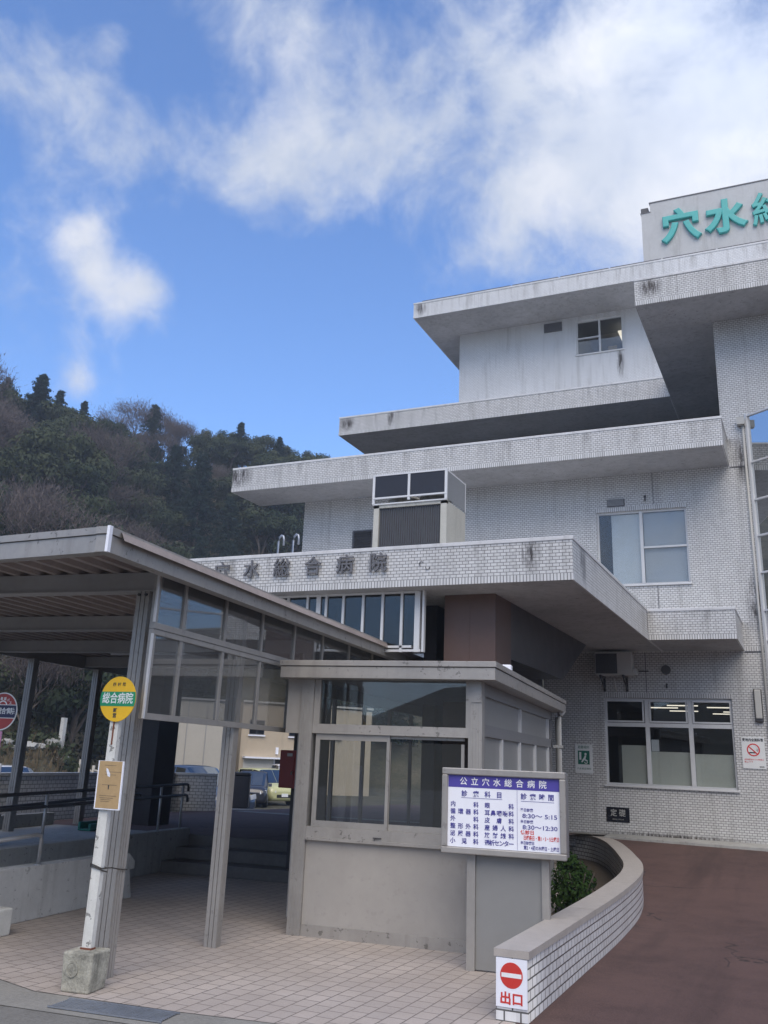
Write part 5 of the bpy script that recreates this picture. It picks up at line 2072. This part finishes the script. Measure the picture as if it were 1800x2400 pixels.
def plant(kd, pos, s, rz, label=None):
    pr = protos[kd][rng_t.randrange(4)]
    if pr.name in used:
        t = dup(pr)
    else:
        used.add(pr.name)
        t = pr
    t.location = pos
    t.scale = (s, s, s * rng_t.uniform(.92, 1.1))
    t.rotation_euler = (0, 0, rz)
    if label:
        t['label'] = label
        if 'group' in t:
            del t['group']
    return t


rng_t = random.Random(21)
rws = [48, 51, 54.5, 58, 62, 66, 70, 74, 78, 82, 86, 89.5, 92.5]
for ri, r_ in enumerate(rws):
    step = math.degrees(2.55 / r_)
    a = -58 + rng_t.random() * step
    while a < -23:
        rad = r_ + rng_t.uniform(-1.6, 1.6)
        if a > -42 and rad < 67:
            a += step
            continue
        v = math.sin(a * .62 + rad * .11) * 1.2 + math.sin(a * .23 + rad * .05 + 2.1) + rng_t.uniform(-.9, .9)
        if ri >= 10:
            kd = 'conifer' if v > 1.3 else 'evergreen' if v > -1.2 else 'bare'
        else:
            kd = 'bare' if v > 1.15 else 'evergreen' if v > -.9 else 'conifer'
        s = rng_t.uniform(.8, 1.08)
        if ri >= 10:
            s = rng_t.uniform(.55, .8)
        if kd == 'conifer' and ri < 10:
            s *= 1.05
        pos = on_hill(a, rad) - Vector((0, 0, .3))
        plant(kd, pos, s, rng_t.uniform(0, 6.28))
        a += step * rng_t.uniform(.75, 1.25)
a = -55.0
while a < -25:
    plant('evergreen', on_hill(a, rng_t.uniform(90, 92)) - Vector((0, 0, .9)), rng_t.uniform(.42, .6), rng_t.uniform(0, 6.28))
    a += rng_t.uniform(1.0, 1.7)
for az, s, lab in ((-40.2, .84, 'tallest pointed conifer rising clear of the ridge against the sky'), (-34.6, .66, 'broad conifer on the ridge beside the stepped eaves'),
                   (-49.2, .62, 'bushy conifer on the high end of the wooded ridge'), (-47.4, .66, 'conifer on the ridge beside the small white cloud'), (-32.0, .5, 'small conifer at the low end of the ridge by the building')):
    plant('conifer', on_hill(az, 90.5), s, rng_t.uniform(0, 6), lab)
# brushy undergrowth on the bank and slope: uncountable
b = MB()
rg = random.Random(31)
for k in range(900):
    a = rg.uniform(-56, -41.5)
    q = on_hill(a, rg.uniform(44.5, 58))
    leaf_cloud(b, tuple(q + Vector((0, 0, .2))), rg.uniform(.3, .8), 16, .15, rg, .7, .1, .5)
tag(b.build('undergrowth', 'evergreen'), 'tangled green undergrowth along the foot of the wooded hill', 'undergrowth', kind='stuff')
b = MB()
for k in range(6500):
    a = rg.uniform(-56, -41.5)
    q = on_hill(a, rg.uniform(40.5, 52))
    h_ = rg.uniform(.08, .3) if rg.random() < .95 else rg.uniform(.4, 1.0)
    e = Vector((rg.uniform(-.3, .3), rg.uniform(-.3, .3), 1)) * h_
    w = Vector((rg.uniform(-1, 1), rg.uniform(-1, 1), 0)).normalized() * rg.uniform(.03, .09)
    b.face([q - w, q + w, q + e], raw=True, uv=[(0, 0)] * 3)
tag(b.build('dry_grass', 'dry_brush'), 'dry brown grass covering the embankment below the wood', 'grass', kind='stuff')
# ------------------------------------------------------------------ air
mt = bpy.data.materials.new('haze_air')
mt.use_nodes = True
nt = mt.node_tree
nt.nodes.clear()
g = N(nt)
out = g.n('ShaderNodeOutputMaterial')
pv = g.n('ShaderNodeVolumePrincipled')
pv.inputs['Color'].default_value = (.80, .88, 1, 1)
pv.inputs['Density'].default_value = .0014
pv.inputs['Anisotropy'].default_value = .2
nt.links.new(pv.outputs[0], out.inputs['Volume'])
MATS['haze_air'] = mt
b = MB()
b.box(-402, 402, -402, 402, -4.2, 52)
tag(b.build('haze', 'haze_air'), 'thin bluish air between the forecourt and the wooded hill', 'haze', kind='stuff')
bpy.context.view_layer.update()
